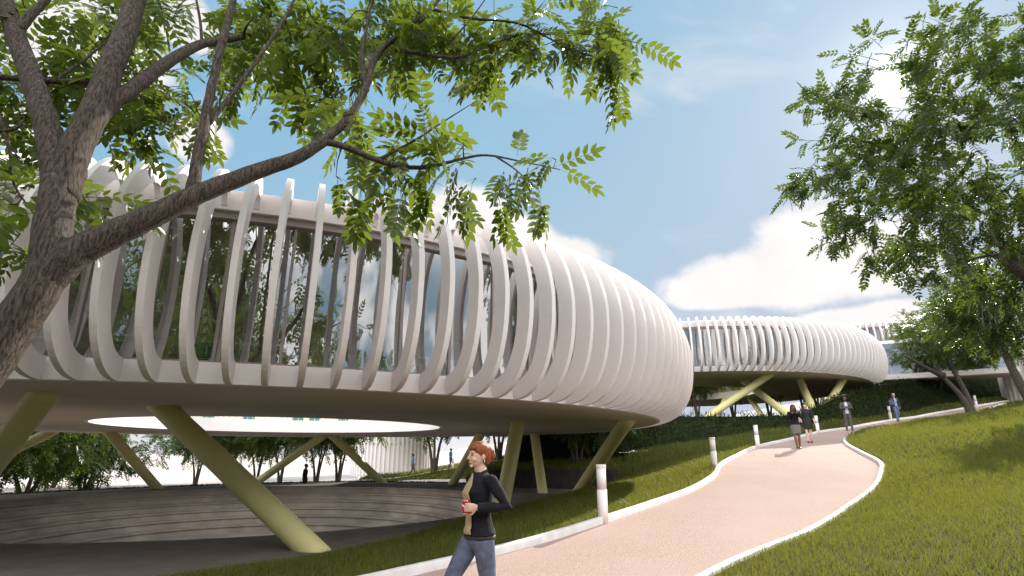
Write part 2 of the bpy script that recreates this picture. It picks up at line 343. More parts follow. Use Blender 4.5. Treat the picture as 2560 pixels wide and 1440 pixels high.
# pair each target point with the nearest kerb point
ku = np.array([np.argmin(np.linalg.norm(kl - p[:2], axis=1)) for p in TLf]) / (NS - 1.0); ku[0], ku[-1] = 0, 1; ku = np.maximum.accumulate(ku)
d_k = np.linspace(0, 1, NS)
uu = np.linspace(0, 1, 260); tpar = np.linspace(0, 1, len(TLf))
TLr = np.c_[[np.interp(uu, tpar, TLf[:, k]) for k in range(3)]].T
kk = np.interp(uu, tpar, ku); kl3 = z_of(kl)
tt = np.gradient(kl, axis=0); tt /= np.linalg.norm(tt, axis=1)[:, None]; nl = np.c_[-tt[:, 1], tt[:, 0]]
kln = kl + nl * .1
KLr = np.c_[np.interp(kk, d_k, kln[:, 0]), np.interp(kk, d_k, kln[:, 1]), np.interp(kk, d_k, kl3[:, 2]) + .07]
def zleft(G, vs):
    b = np.sin(np.pi * vs)[None, :]; G[:, :, 2] += .05 * b * (np.sin(G[:, :, 0] * 1.1) + np.sin(G[:, :, 1] * .8 + 1)); G[:, :, 2] += .25 * b * np.clip((G[:, :, 1] - 12) / 20, 0, 1); return G
lawnL = strip(KLr, TLr, 24, zleft)
tag(grid_obj('lawn', lawnL, MT['soil']), kind='structure')
# upper lawn behind the retaining wall
wt = S([(11.5, 38.0, .75), (9.2, 38.4, .55), (7.2, 38.9, .55), (6.0, 39.8, .58), (3.5, 40.4, .55), (.8, 41.2, .5), (-1.2, 43.2, .42), (-2.4, 46, .3)])
te2 = S([(12.5, 42.2, 1.6), (10.3, 43, 1.6), (8.6, 43.6, 1.62), (6.5, 43.8, 1.4), (4.2, 44.8, 1.2), (2.0, 45.8, .95), (-.4, 46.8, .75), (-2.2, 47.5, .45)])
te2 = te2 + [0, .9, .06]
lawnB = strip(resample(wt, 30), resample(te2, 30), 8)
tag(grid_obj('lawn', lawnB, MT['soil']), kind='structure')
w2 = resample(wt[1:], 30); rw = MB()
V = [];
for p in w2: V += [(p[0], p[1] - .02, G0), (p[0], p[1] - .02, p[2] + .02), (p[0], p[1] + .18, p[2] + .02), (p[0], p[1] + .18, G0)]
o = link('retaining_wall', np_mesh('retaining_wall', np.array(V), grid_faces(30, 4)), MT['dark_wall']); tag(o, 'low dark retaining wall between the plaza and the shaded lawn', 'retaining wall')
# grass bank under the far ring building
top_px = [(1275, 1041, 32.5), (1531, 1041, 31.5), (1721, 1042, 30.8), (1974, 1041, 31.3), (2036, 1022, 32.6), (2092, 994, 34.2), (2194, 965, 38), (2258, 956, 42), (2400, 941, 47.5), (2545, 925, 50), (2700, 915, 54)]
top = np.array([atY(*q) for q in top_px]); toe_all = np.vstack([S([(-.2, 47, .7)]), toe, [[52, 49, 7.2]]])
def jitter(G, vs):
    b = np.ones(len(vs)); nz = np.sin(G[:, :, 0] * 3.1 + G[:, :, 2] * 5) * .06 + np.sin(G[:, :, 0] * 7.3 - G[:, :, 2] * 9) * .05 + rng.normal(0, .05, G.shape[:2])
    G[:, :, 1] -= nz * b; G[:, :, 2] += rng.normal(0, .03, G.shape[:2]); return G
bankG = strip(resample(toe_all, 260), resample(top, 260), 26, jitter)
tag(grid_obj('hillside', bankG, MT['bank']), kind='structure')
# level ground on top of the bank
tp = resample(top, 60); far = tp.copy(); far[:, 1] = 72; far[:, 2] = np.minimum(tp[:, 2], 4.4); far[:, 0] = np.interp(tp[:, 0], [-1, 50], [-4, 95])
def zplat(G, vs):
    return G
plat = strip(tp, far, 20)
tag(grid_obj('upper_lawn', plat, MT['soil']), kind='structure')
# plaza slab with the round opening of the amphitheatre
def plaza():
    n = 128; V = []; edge = []
    right = S([(-26, 3), (-17, 5.5), (-11, 8), (-7.6, 10.0), (-5.6, 11.8), (-3.6, 13.6), (-2.2, 17), (-.9, 21.2), (.5, 24.2), (2.9, 29.4), (4.9, 34), (6.9, 37.4), (7.4, 39.0), (5.8, 39.9), (3.5, 40.5), (.8, 41.3), (-.8, 43.4)])
    a_s = lambda p: math.atan2(p[1] - AC[1], p[0] - AC[0])
    pts = sorted([(a_s(p), np.hypot(p[0] - AC[0], p[1] - AC[1])) for p in right] + [(a, r * K) for a, r in ((R(50), 19.6), (R(70), 20.6), (R(90), 20.6), (R(110), 19.5), (R(130), 17.6), (R(150), 17.4), (R(175), 18), (R(-170), 20), (R(-150), 24), (R(-130), 28))])
    A = np.array([p[0] for p in pts]); Rr = np.array([p[1] for p in pts])
    A = np.r_[A[-1] - 2 * math.pi, A, A[0] + 2 * math.pi]; Rr = np.r_[Rr[-1], Rr, Rr[0]]
    for j in range(n):
        a = -math.pi + 2 * math.pi * j / n; r = np.interp(a, A, Rr)
        for q, z in ((13.2 * K, Z0), (r, Z0), (r + .05, Z0 - .05), (r + .05, G0 - .1)): V.append((AC[0] + q * math.cos(a), AC[1] + q * math.sin(a), z))
        edge.append((AC[0] + r * math.cos(a), AC[1] + r * math.sin(a), Z0))
    F = []
    for j in range(n):
        j2 = (j + 1) % n
        for i in range(3): F.append((j * 4 + i, j * 4 + i + 1, j2 * 4 + i + 1, j2 * 4 + i))
    o = link('plaza', np_mesh('plaza', np.array(V), np.array(F)), MT['plaza']); tag(o, kind='structure'); return np.array(edge)
plaza_edge = plaza()
def amphi():
    prof = [(13.2 * K, Z0)]; r, z = 13.2 * K, Z0
    for k in range(6):
        prof += [(r, z - .05), (r + .05, z - .055)]; z -= .40 * K; prof.append((r + .05, z)); r -= .85 * K; prof.append((r, z))
    prof.append((0.01, z)); b = MB(); b.lathe(prof, 160, AC); o = b.build('amphitheatre', MT['concrete'])
    tag(o, 'sunken round amphitheatre of grey concrete steps under the near ring building', 'amphitheatre')
amphi()
def ground():
    prof = [(10, G0), (16, G0), (40, G0), (90, G0), (200, G0 - .05), (600, G0 - .1), (4500, G0 - .2)]
    b = MB(); b.lathe(prof, 96, AC); tag(b.build('ground', MT['ground']), kind='structure')
ground()
# pale hill behind, its ridge climbing to the right
def pale_hill():
    rp = [(380, 1222, 105), (600, 1203, 104), (900, 1160, 102), (1230, 1111, 100), (1500, 1079, 100), (1803, 1041, 100), (2093, 988, 102), (2400, 930, 105), (2800, 860, 115)]
    rd = resample(spline([atY(*q) for q in rp], 6), 60); base = rd.copy(); base[:, 1] -= 4; base[:, 2] = G0 - .3; back = rd.copy(); back[:, 1] += 60; back[:, 2] *= .9
    G = np.stack([base, rd * .35 + base * .65 + [0, 0, .3], rd, rd + [0, 2, .05], back], 1); tag(grid_obj('hill', G, MT['pale_hill']), kind='structure')
pale_hill()
# far ramp with a second path on it
rx = [(880, 1204.5, 40.5), (962, 1199, 44), (1023, 1191, 48.6), (1091, 1178, 50.2), (1176, 1163, 51), (1244, 1151, 51.5), (1300, 1143, 52), (1420, 1120, 54)]
rf = resample(np.array([atY(*q) for q in rx]), 40)
front = rf.copy(); front[:, 1] -= 1.6; front[:, 2] = np.minimum(np.maximum(rf[:, 2] - 1.1, G0 - .03), rf[:, 2] - .05)
pb = rf + [0, 1.7, .05]; gb = pb + [0, 2.6, .25]; gd = gb + [0, 1.5, -2.5]
lawnF = strip(front, rf, 4); tag(grid_obj('ramp_lawn', np.concatenate([lawnF], 1), MT['soil']), kind='structure')
tag(grid_obj('path', strip(rf + [0, 0, .004], pb + [0, 0, .004], 3), MT['path']), kind='structure')
lawnF2 = strip(pb, gb, 4); tag(grid_obj('ramp_lawn', np.concatenate([lawnF2, gd[:, None, :]], 1), MT['soil']), kind='structure')

# ------------------------------------------------------------------ grass blades
def sample_grid(G, n, wfun=None):
    a, b, c, d = G[:-1, :-1], G[1:, :-1], G[1:, 1:], G[:-1, 1:]
    ar = .5 * np.linalg.norm(np.cross(b - a, c - a), axis=2) + .5 * np.linalg.norm(np.cross(c - a, d - a), axis=2)
    if wfun is not None: ar = ar * wfun((a + c) / 2)
    p = (ar / ar.sum()).ravel(); i = rng.choice(len(p), n, p=p); r, q = np.unravel_index(i, ar.shape); u = rng.random(n)[:, None]; v = rng.random(n)[:, None]
    return (a[r, q] * (1 - u) + b[r, q] * u) * (1 - v) + (d[r, q] * (1 - u) + c[r, q] * u) * v
def blades(name, P, h, w, m, lean=.5):
    n = len(P); th = rng.random(n) * 2 * math.pi; s = np.c_[np.cos(th), np.sin(th), np.zeros(n)]; ld = rng.normal(0, lean, (n, 2)); hh = h * (.6 + .8 * rng.random(n)); ww = w * (.7 + .6 * rng.random(n))
    mid = P + np.c_[ld * hh[:, None] * .35, hh * .6]; tip = P + np.c_[ld * hh[:, None], hh]
    a, b = P - s * ww[:, None] / 2, P + s * ww[:, None] / 2; c, d = mid - s * ww[:, None] * .36, mid + s * ww[:, None] * .36
    V = np.stack([a, b, d, c, tip], 1).reshape(-1, 3); k = np.arange(n)[:, None] * 5
    T = np.concatenate([k + [0, 1, 2], k + [0, 2, 3], k + [3, 2, 4]], 0)
    o = link(name, np_mesh(name, V, T), m); return o
def near_w(c):
    D = np.linalg.norm(c[:, :, :2], axis=2); front = (c[:, :, 1] > 3) & (np.abs(c[:, :, 0]) < c[:, :, 1] * 1.15 + 3)
    return np.where(front, 1 / (1 + (D / 9) ** 2), 0)
def grass_on(G, n, name, label, hs=1.0):
    P = sample_grid(G, n, near_w); D = np.linalg.norm(P[:, :2], axis=1)
    o = blades(name, P, np.clip(.045 + .004 * D, .06, .17) * hs, np.clip(.0009 * D, .007, .05), MT['grass']); tag(o, label, 'grass', kind='stuff')
grass_on(lawnL, 85000, 'grass', 'shaggy green grass on the lawn sloping from the path to the plaza')
grass_on(lawnR, 130000, 'grass', 'sunlit yellow green grass on the mound right of the path')
grass_on(lawnB, 6000, 'grass', 'dark shaded grass above the black retaining wall')
P = np.vstack([sample_grid(lawnF, 2500), sample_grid(lawnF2, 3500)]); tag(blades('grass', P, .16, .05, MT['grass']), 'strip of grass beside the far ramp path', 'grass', kind='stuff')
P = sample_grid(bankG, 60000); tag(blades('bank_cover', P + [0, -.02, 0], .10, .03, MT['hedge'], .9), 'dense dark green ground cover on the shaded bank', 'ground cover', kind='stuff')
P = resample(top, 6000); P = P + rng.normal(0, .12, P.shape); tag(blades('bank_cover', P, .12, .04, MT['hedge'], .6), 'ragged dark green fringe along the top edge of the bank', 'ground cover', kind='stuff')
pe = plaza_edge[(plaza_edge[:, 1] > 33 * K) & (plaza_edge[:, 0] < -1.4)]; pe = pe[np.argsort(pe[:, 0])]
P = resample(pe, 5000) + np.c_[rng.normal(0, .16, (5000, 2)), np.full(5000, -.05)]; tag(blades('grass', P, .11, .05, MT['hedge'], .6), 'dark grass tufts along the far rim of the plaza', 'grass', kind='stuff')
# ------------------------------------------------------------------ ring buildings
ZS_H = 4.74; NR = 176
def rib_mesh(name='rib', angles=None):
    rc, a_o, b_o, th = 18.95, 1.55, 2.37, .125; a_i, b_i = a_o - .50, b_o - .46; ne = 2.25
    def pt(a, b, t, ain=None):
        c, s = math.cos(t), math.sin(t); ne = 2.3 if s < 0 else 1.82; aa = a if c >= 0 else (.85 if a > 1.2 else .38)
        return rc + aa * math.copysign(abs(c) ** (2 / ne), c), b_o + b * math.copysign(abs(s) ** (2 / ne), s)
    T = np.linspace(R(-90), R(140), 44); out = [pt(a_o, b_o, t) for t in T]; inn = [pt(a_i, b_i, t) if t < R(90) else (pt(a_i, b_i, t)[0], max(4.02, pt(a_i, b_i, t)[1])) for t in T]; out = [(r, max(z, 4.12)) if t > R(90) else (r, z) for (r, z), t in zip(out, T)]
    V = []; F = []
    for ang in (angles if angles is not None else [0.0]):
        o = len(V); co, si = math.cos(ang), math.sin(ang)
        for (ro_, zo), (ri, zi) in zip(out, inn):
            for r, z, y in ((ro_, zo, -th / 2), (ro_, zo, th / 2), (ri, zi, th / 2), (ri, zi, -th / 2)):
                V.append((r * co - y * si, r * si + y * co, z))
        n = len(out)
        for i in range(n - 1):
            a, b = o + i * 4, o + i * 4 + 4
            for k in range(4): F.append((a + k, a + (k + 1) % 4, b + (k + 1) % 4, b + k))
        F += [(o, o + 3, o + 2, o + 1), tuple(o + (n - 1) * 4 + k for k in range(4))]
    me = bpy.data.meshes.new(name); me.from_pydata(V, [], F); me.update(); return me
RIB = rib_mesh()
RIB.materials.append(MT['white'])
def seg_ring(prof, m, name, parent, closed=True, n=176, smooth=False):
    b = MB(); b.lathe(prof, n, closed=closed); return b.build(name, m, parent, smooth)
def ring_building(name, c, zs, label, n_rib, cols, detail=True, group=None, sc=K):
    root = empty(name, (c[0], c[1], zs)); root.scale = (sc, sc, sc); tag(root, label, 'building', group)
    # slab with soffit, white edge band and roof
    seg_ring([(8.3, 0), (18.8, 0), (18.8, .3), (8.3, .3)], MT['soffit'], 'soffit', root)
    seg_ring([(18.805, -.004), (18.95, .01), (18.86, .46), (18.60, .47), (18.60, .31), (18.805, .31)], MT['white'], 'edge_band', root)
    seg_ring([(18.55, 3.94), (18.75, 3.94), (18.80, 4.40), (18.45, 4.52), (17.5, 4.56), (9.7, 4.5), (9.4, 4.4), (9.4, 3.96), (18.4, 3.96)], MT['white'], 'roof', root)
    seg_ring([(18.42, 3.76), (18.66, 3.76), (18.66, 3.935), (18.42, 3.935)], MT['frame'], 'head_frame', root)
    gl = seg_ring([(18.52, .473), (18.52, 3.757)], MT['glass'], 'glazing', root, closed=False, n=176, smooth=True)
    mb = MB()
    for k in range(88):
        a = 2 * math.pi * (k + .25) / 88; mb.box((18.50 * math.cos(a), 18.50 * math.sin(a), 2.1), (.13, .07, 3.28), a)
    seg = mb.build('mullion', MT['frame'], gl)
    seg_ring([(18.44, .472), (18.60, .472), (18.60, .53), (18.44, .53)], MT['frame'], 'sill', gl)
    # inside: floor, ceiling, courtyard facade
    seg_ring([(8.35, .304), (18.55, .304), (18.55, .36), (8.35, .36)], MT['inner'], 'floor', root)
    seg_ring([(8.1, -.003), (8.28, -.003), (8.28, .75), (8.1, .75)], MT['white'], 'courtyard_band', root)
    seg_ring([(9.4, .365), (9.4, 3.95), (9.55, 3.95), (9.55, .365)], MT['white'], 'courtyard_wall', root)
    rb = MB()
    for k in range(150):
        a = 2 * math.pi * k / 150; rb.box((8.16 * math.cos(a), 8.16 * math.sin(a), 1.25), (.03, .03, 1.0), a)
    for z in (.95, 1.75): rb.lathe([(8.13, z), (8.19, z), (8.19, z + .05), (8.13, z + .05)], 96, closed=True)
    rb.build('railing', MT['yellow'], root)
    if detail:
        for k, ad in enumerate((100, 106.5, 70, 65, 125, 54, 140, 88)):
            a = R(ad); b = MB(); b.box((9.385 * math.cos(a), 9.385 * math.sin(a), 1.5), (.04, .75, 2.1), a); w = b.build('window', MT['teal'], root)
            b = MB()
            for q in (-.38, .38): b.box((9.36 * math.cos(a) - q * math.sin(a), 9.36 * math.sin(a) + q * math.cos(a), 1.5), (.04, .05, 2.14), a)
            b.box((9.36 * math.cos(a), 9.36 * math.sin(a), 2.58), (.04, .81, .05), a); b.build('frame', MT['white'], w)
    # ribs, the ones facing the viewpoint as single parts
    a_cam = math.atan2(-c[1], -c[0]); step = 2 * math.pi / NR; order = sorted(range(NR), key=lambda k: abs(((k * step - a_cam + R(RIB_OFF) + math.pi) % (2 * math.pi)) - math.pi))
    for k in order[:n_rib]:
        o = bpy.data.objects.new('rib', RIB); COL.objects.link(o); o.parent = root; o.rotation_euler = (0, 0, k * step + R(RIB_OFF))
    me = rib_mesh('rib', [k * step + R(RIB_OFF) for k in order[n_rib:]]); tag(link('rib', me, MT['white'], root), kind='stuff')
    for foot, topp in cols:
        p, q = (np.array(foot) - [c[0], c[1], zs]) / sc, (np.array(topp) - [c[0], c[1], zs]) / sc; d = (q - p) / np.linalg.norm(q - p)
        b = MB(); b.tube([p - d * .35, p, q, q + d * .25], [.31] * 4, 24, cap=True); b.build('column', MT['column'], root, True)
    return root
RIB_OFF = 0.35
ZB = CAM_H + 1.36 * K
C1 = tuple(S([-11.9, 29.3]))
pxcols = [((780, 1376), (405, 1016)), ((394, 1221), (272, 1079)), ((640, 1207), (806, 1090)), ((957, 1208), (832, 1090)), ((1130, 1212), (1203, 1083)), ((1252, 1283), (1295, 1055)), ((1357, 1232), (1336, 1084)), ((1436, 1245), (1567, 1052))]
cols1 = [(atz(*a, Z0), atz(*b, ZB)) for a, b in pxcols]
cols1 += [(S([-15.2, 15.6, -.7]), atz(72, 972, ZB) + np.array([-.3, .8, 0]) * K), (S([-31.5, 30.5, -.7]), atz(128, 1080, ZB))]
b1 = ring_building('ring_building', C1, ZB, 'near ring building with white curved ribs on yellow columns, filling the left half', 100, cols1)
Z2 = CAM_H + 6.7 * K; C2 = tuple(S([20.0, 65.2]))
def pl(px, py, z=4.72): return atz(px, py, z)
cols2 = [(atz(1771, 1041, 3.7), atz(1923, 937, Z2)), (atY(1973, 1040, 31.6), atz(1861, 954, Z2)), (atY(2040, 1041, 32.9), atY(2003, 977, 36.05)), (atY(2052, 1041, 32.9), atY(2112, 975, 36.4)), (atY(1906, 1041, 46.2), atY(1876, 1009, 49)), (atY(1792, 1043, 46.2), atY(1816, 1018, 49))]
cols2 = [(a, np.array([b[0], b[1], Z2])) for a, b in cols2]
b2 = ring_building('ring_building', C2, Z2, 'second ring building of white ribs above the dark green bank, behind the near one', 100, cols2, detail=False)
C3 = (41.5, 67.4); Z3 = 10.7
b3 = ring_building('ring_building', C3, Z3, 'farthest ribbed white building, its top showing above the glazed bridge', 100, [((34, 62, 4), (35, 62, Z3)), ((49, 62, 5), (47, 62, Z3)), ((41, 77, 4), (41, 75, Z3))], detail=False, sc=K * 1.12)

# furniture just inside the near facade
def desk():
    root = empty('desk'); b = MB(); b.box((0, 0, .73), (1.5, .7, .04)); b.build('top', MT['white'], root)
    for x in (-.68, .68):
        for y in (-.3, .3): b = MB(); b.box((x, y, .355), (.05, .05, .71)); b.build('leg', MT['teal'], root)
    return root
def chair():
    root = empty('chair'); b = MB(); b.box((0, 0, .45), (.42, .42, .04)); b.build('seat', MT['teal'], root); b = MB(); b.box((0, .2, .72), (.40, .035, .34)); b.build('backrest', MT['teal'], root)
    for x in (-.18, .18):
        for y in (-.18, .18): b = MB(); b.tube([(x, y, .43), (x * 1.1, y * 1.1, 0)], [.016] * 2, 8); b.build('leg', MT['frame'], root)
    return root
dk, chp = desk(), chair()
for i, (ad, rr) in enumerate([(-98, 17.0), (-88, 16.6), (-78, 17.1), (-70, 16.7), (-62, 17.0), (-54, 16.6), (-46, 17.0)]):
    a = R(ad); d = dk if i == 0 else copy_tree(dk); d.scale = (.8,) * 3; d.location = (C1[0] + K * rr * math.cos(a), C1[1] + K * rr * math.sin(a), ZB + .362 * K); d.rotation_euler = (0, 0, a + R(90))
    tag(d, 'white topped desk dimly seen behind the glass of the near ring building', 'desk', 'desks inside the near ring building')
    a2 = a + R(2.6); ch = chp if i == 0 else copy_tree(chp); ch.scale = (.8,) * 3; ch.location = (C1[0] + K * (rr - 1) * math.cos(a2), C1[1] + K * (rr - 1) * math.sin(a2), ZB + .362 * K); ch.rotation_euler = (0, 0, a - R(90) + R(180))
    tag(ch, 'teal chair at a desk behind the glass of the near ring building', 'chair', 'chairs inside the near ring building')

# ------------------------------------------------------------------ glazed bridge and fin towers
def fin_tower(name, c, r, z0, z1, label, nf=60):
    root = empty(name, (c[0], c[1], z0)); tag(root, label, 'tower'); h = z1 - z0
    b = MB(); b.lathe([(r, -.5), (r, h), (.01, h)], 64); b.build('wall', MT['white'], root)
    b = MB()
    for k in range(nf):
        a = 2 * math.pi * k / nf; b.box(((r + .11) * math.cos(a), (r + .11) * math.sin(a), h / 2 - .2), (.24, .14, h + .3), a)
    o = b.build('fin', MT['white'], root); return root
t1 = fin_tower('fin_tower', atz(958, 1201, G0)[:2] * 1.17 + [0, 3.8], 3.9, G0, 6.5, 'white round tower with vertical fins on the far side of the plaza')
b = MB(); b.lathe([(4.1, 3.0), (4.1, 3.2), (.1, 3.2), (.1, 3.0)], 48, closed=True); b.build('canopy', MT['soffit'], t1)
t2c = atY(2640, 1000, 41.5); t2 = fin_tower('fin_tower', t2c[:2], 2.75, 4.9, 12.5, 'white finned tower at the right edge where the glazed bridge ends', 44)
def bridge():
    zb = CAM_H + 6.65 * .85; A = atz(2168, 952, zb)[:2]; B = atz(2528, 931, zb)[:2]; B = B + (B - A) * .06; d = B - A; L = np.linalg.norm(d); d /= L; a = math.atan2(d[1], d[0])
    root = empty('glazed_bridge', (A[0], A[1], zb), a); tag(root, 'white footbridge with full height glass walls between far building and right tower', 'bridge')
    W = 2.8; root.scale = (1, 1, .77)
    b = MB(); b.box((L / 2, W / 2, .25), (L, W, .5)); b.build('deck', MT['white'], root)
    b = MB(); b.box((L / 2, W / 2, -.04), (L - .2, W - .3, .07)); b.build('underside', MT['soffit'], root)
    b = MB(); b.box((L / 2, W / 2, 3.85), (L, W, .35)); b.build('roof', MT['white'], root)
    n = max(4, int(round(L / 1.55))); st = L / n
    for k in range(n):
        for y in (.10, W - .10):
            b = MB(); b.box(((k + .5) * st, y, 2.085), (st - .06, .02, 3.16)); b.build('pane', MT['glass2'], root)
    for k in range(n + 1):
        b = MB(); b.box((min(max(k * st, .03), L - .03), .10, 2.088), (.05, .05, 3.17)); b.build('mullion', MT['frame'], root)
    return A, d, zb, W
BR = bridge()

# ------------------------------------------------------------------ bollards
def bollard():
    root = empty('bollard'); b = MB(); b.tube([(0, 0, -.1), (0, 0, .46)], [.082] * 2, 24); b.build('post', MT['white'], root, True)
    b = MB(); b.tube([(0, 0, .46), (0, 0, .80)], [.078] * 2, 24); b.build('light_head', MT['lens'], root, True)
    b = MB(); b.tube([(0, 0, .80), (0, 0, .845), (0, 0, .85)], [.085, .085, .078], 24); b.build('cap', MT['white'], root)
    for ch in root.children:
        for p in ch.data.polygons: p.use_smooth = len(p.vertices) == 4 and not ch.name.startswith('cap')
    return root
def on_path(px, py, dz=0.0):
    r = ray(px, py); Ys = np.linspace(2, 60, 5801); g = CAM_H + Ys * r[2] / r[1] - zp(Ys) - dz; i = np.where(g[:-1] * g[1:] < 0)[0][0]; return atY(px, py, Ys[i])
bl0 = bollard(); bl = [(1526, 1291, 'tallest looking white bollard at the kerb, nearest to the walking red haired woman'), (1799, 1164, 'second white bollard along the left kerb, on sunlit grass'), (1904, 1114, 'white bollard left of the two women on the path'), (2053, 1078, 'white bollard between the woman in the dark dress and the man in grey suit'), (2234, 1047, 'white bollard beside the person carrying a blue folder'), (2449, 1017, 'farthest white bollard, in front of the green bank by the forked trees')]
for i, (px, py, lb) in enumerate(bl):
    o = bl0 if i == 0 else copy_tree(bl0); p = on_path(px, py, .12); o.location = (p[0] - .1, p[1] + .12, p[2] - .06); tag(o, lb, 'bollard', 'white bollards along the path')
for px, py, Y, lb in ((1132, 1172, 50.6, 'tiny white bollard next to the man in blue on the far ramp'), (896, 1205, 49, 'tiny white bollard in front of the white finned tower')):
    o = copy_tree(bl0); o.location = atY(px, py, Y); tag(o, lb, 'bollard', 'white bollards along the far ramp')

# ------------------------------------------------------------------ trees
def leaf_template(seed, pairs=5, detail=True, droop=.25):
    """one pinnate leaf of length 1 along +Y, leaflets in opposite pairs"""
    g = np.random.default_rng(seed); V = []; T = []
    def rach(t): return np.array([.02 * math.sin(t * 3 + seed), t, -droop * t * t])
    def leaflet(p, ang, ln, wd, tilt):
        co, si = math.cos(ang), math.sin(ang); ax = np.array([si, co, -tilt]); sd = np.array([co, -si, 0.0]); up = np.array([0, 0, 1.0]); o = len(V)
        if detail:
            mids = [(0, 0), (.3, .012), (.68, .0), (1, -.05)]; 
            for t, z in mids: V.append(p + ax * (ln * t) + up * (ln * z))
            for sg in (1, -1):
                for t, k in ((.28, .92), (.66, .86)): V.append(p + ax * (ln * t) + sd * (sg * wd * k / 2) + up * (ln * .05 * k))
            for q in ((4, 5), (6, 7)):
                fs = [(o, o + q[0], o + 1), (o + 1, o + q[0], o + q[1]), (o + 1, o + q[1], o + 2), (o + 2, o + q[1], o + 3)]
                T.extend(fs if q[0] == 4 else [f[::-1] for f in fs])
        else:
            V.extend([p, p + ax * (ln * .45) + sd * (wd / 2) + up * .01, p + ax * ln, p + ax * (ln * .45) - sd * (wd / 2) + up * .01])
            T.extend([(o, o + 1, o + 2), (o, o + 2, o + 3)])
    for i in range(pairs):
        t = .22 + .66 * i / (pairs - 1); ln = .30 * (1 - .18 * abs(i - pairs * .45) / pairs) * g.uniform(.9, 1.1)
        for sg in (1, -1): leaflet(rach(t + g.uniform(-.015, .015)), sg * (R(62) - .35 * t + g.uniform(-.1, .1)), ln, ln * .47, .12 + g.uniform(-.1, .2))
    leaflet(rach(.92), g.uniform(-.1, .1), .31, .125, .3)
    if detail:
        o = len(V)
        for t in (0, .5, .95):
            p = rach(t); V.append(p + [-.006, 0, 0]); V.append(p + [.006, 0, 0])
        T += [(o, o + 1, o + 3), (o, o + 3, o + 2), (o + 2, o + 3, o + 5), (o + 2, o + 5, o + 4)]
    return np.array(V, np.float32), np.array(T, np.int32)
TPL_D = [leaf_template(s, 5 + s % 2, True, .2 + .12 * s) for s in range(3)]
TPL_S = [leaf_template(s, 5, False, .2 + .12 * s) for s in range(3)]
def leaves_mesh(name, P, D, S, tpl, g):
    """P bases, D directions, S lengths"""
    n = len(P); D = D / (np.linalg.norm(D, axis=1)[:, None] + 1e-9); up = np.tile([0, 0, 1.0], (n, 1)) + g.normal(0, .45, (n, 3))
    X = np.cross(D, up); X /= (np.linalg.norm(X, axis=1)[:, None] + 1e-9); Z = np.cross(X, D); which = g.integers(0, len(tpl), n); Vs = []; Ts = []; o = 0
    for k, (V, T) in enumerate(tpl):
        i = np.where(which == k)[0]
        if not len(i): continue
        M = np.stack([X[i], D[i], Z[i]], 1) * S[i][:, None, None]; W = np.einsum('vk,nkj->nvj', V, M) + P[i][:, None, :]
        Vs.append(W.reshape(-1, 3)); Ts.append((T[None] + (np.arange(len(i)) * len(V))[:, None, None]).reshape(-1, 3) + o); o += len(i) * len(V)
    return np_mesh(name, np.vstack(Vs), np.vstack(Ts))
class Skel:
    """branch skeleton: tubes plus nodes that twigs can grow from"""
    def __init__(s, seed): s.g = np.random.default_rng(seed); s.b = MB(); s.n = []; s.r = []
    def limb(s, P, r0, r1, k=4, n=8, wob=0.0, flare=0.0):
        Q = spline(P, k); m = len(Q); rr = np.linspace(0, 1, m); rad = r0 + (r1 - r0) * rr
        if flare: rad = rad + flare * np.exp(-rr * 9)
        if wob: Q = Q + s.g.normal(0, wob, Q.shape) * (rad[:, None] / max(r0, 1e-6))
        s.b.tube(Q, list(rad), n); s.n += list(Q); s.r += list(rad); return Q
    def grow_to(s, tgt, rmax=.05, rmin=.006, n=6, sag=.12, root=None):
        N = np.array(s.n); dd = np.linalg.norm(N - tgt, axis=1)
        if root is not None: dr = np.linalg.norm(N - root, axis=1); dd = dd + np.where(dr > np.linalg.norm(tgt - root) * .97, 50, 0)
        i = int(np.argmin(dd)); p = N[i]; L = np.linalg.norm(tgt - p)
        if L < .02: return L
        r0 = min(s.r[i] * .62, rmax, .012 + .03 * L); mid = (p + tgt) / 2 + s.g.normal(0, .07 * L, 3) + [0, 0, sag * L]
        Q = spline([p, mid, tgt], 4); rad = np.linspace(r0, min(rmin, r0), len(Q)); s.b.tube(Q, list(rad), n); s.n += list(Q[1:]); s.r += list(rad[1:]); return L
def twig_leaves(s, tips, per, ln, spread, tw=.45, droop=-.15, centre=None):
    """short twigs at every tip, each with pinnate leaves along it"""
    P, D, S = [], [], []; g = s.g
    for t in tips:
        out = (t - centre) if centre is not None else g.normal(0, 1, 3)
        out = out / (np.linalg.norm(out) + 1e-6); dr = out + g.normal(0, .6, 3) + [0, 0, droop]; dr /= np.linalg.norm(dr); L = tw * g.uniform(.5, 1.3)
        q = t + dr * L; s.b.tube([t, (t + q) / 2 + [0, 0, .04 * L], q], [.006, .0045, .002], 5, cap=False)
        for k in range(per):
            u = g.uniform(.05, 1.0); dd = dr * .6 + g.normal(0, spread, 3) + [0, 0, droop]; P.append(t + dr * L * u); D.append(dd); S.append(ln * g.uniform(.7, 1.2))
        P.append(q); D.append(dr + [0, 0, droop]); S.append(ln)
    return np.array(P), np.array(D), np.array(S)
def finish_tree(name, label, s, P, D, S, tpl, lm, loc, group=None, g=None):
    root = empty(name, loc); tag(root, label, 'tree', group)
    me = leaves_mesh('crown', P - np.array(loc), D, S, tpl, s.g); link('crown', me, lm, root)
    s.b.v = [tuple(np.array(v) - loc) for v in s.b.v]; s.b.build('trunk', MT['bark'], root, True); return root

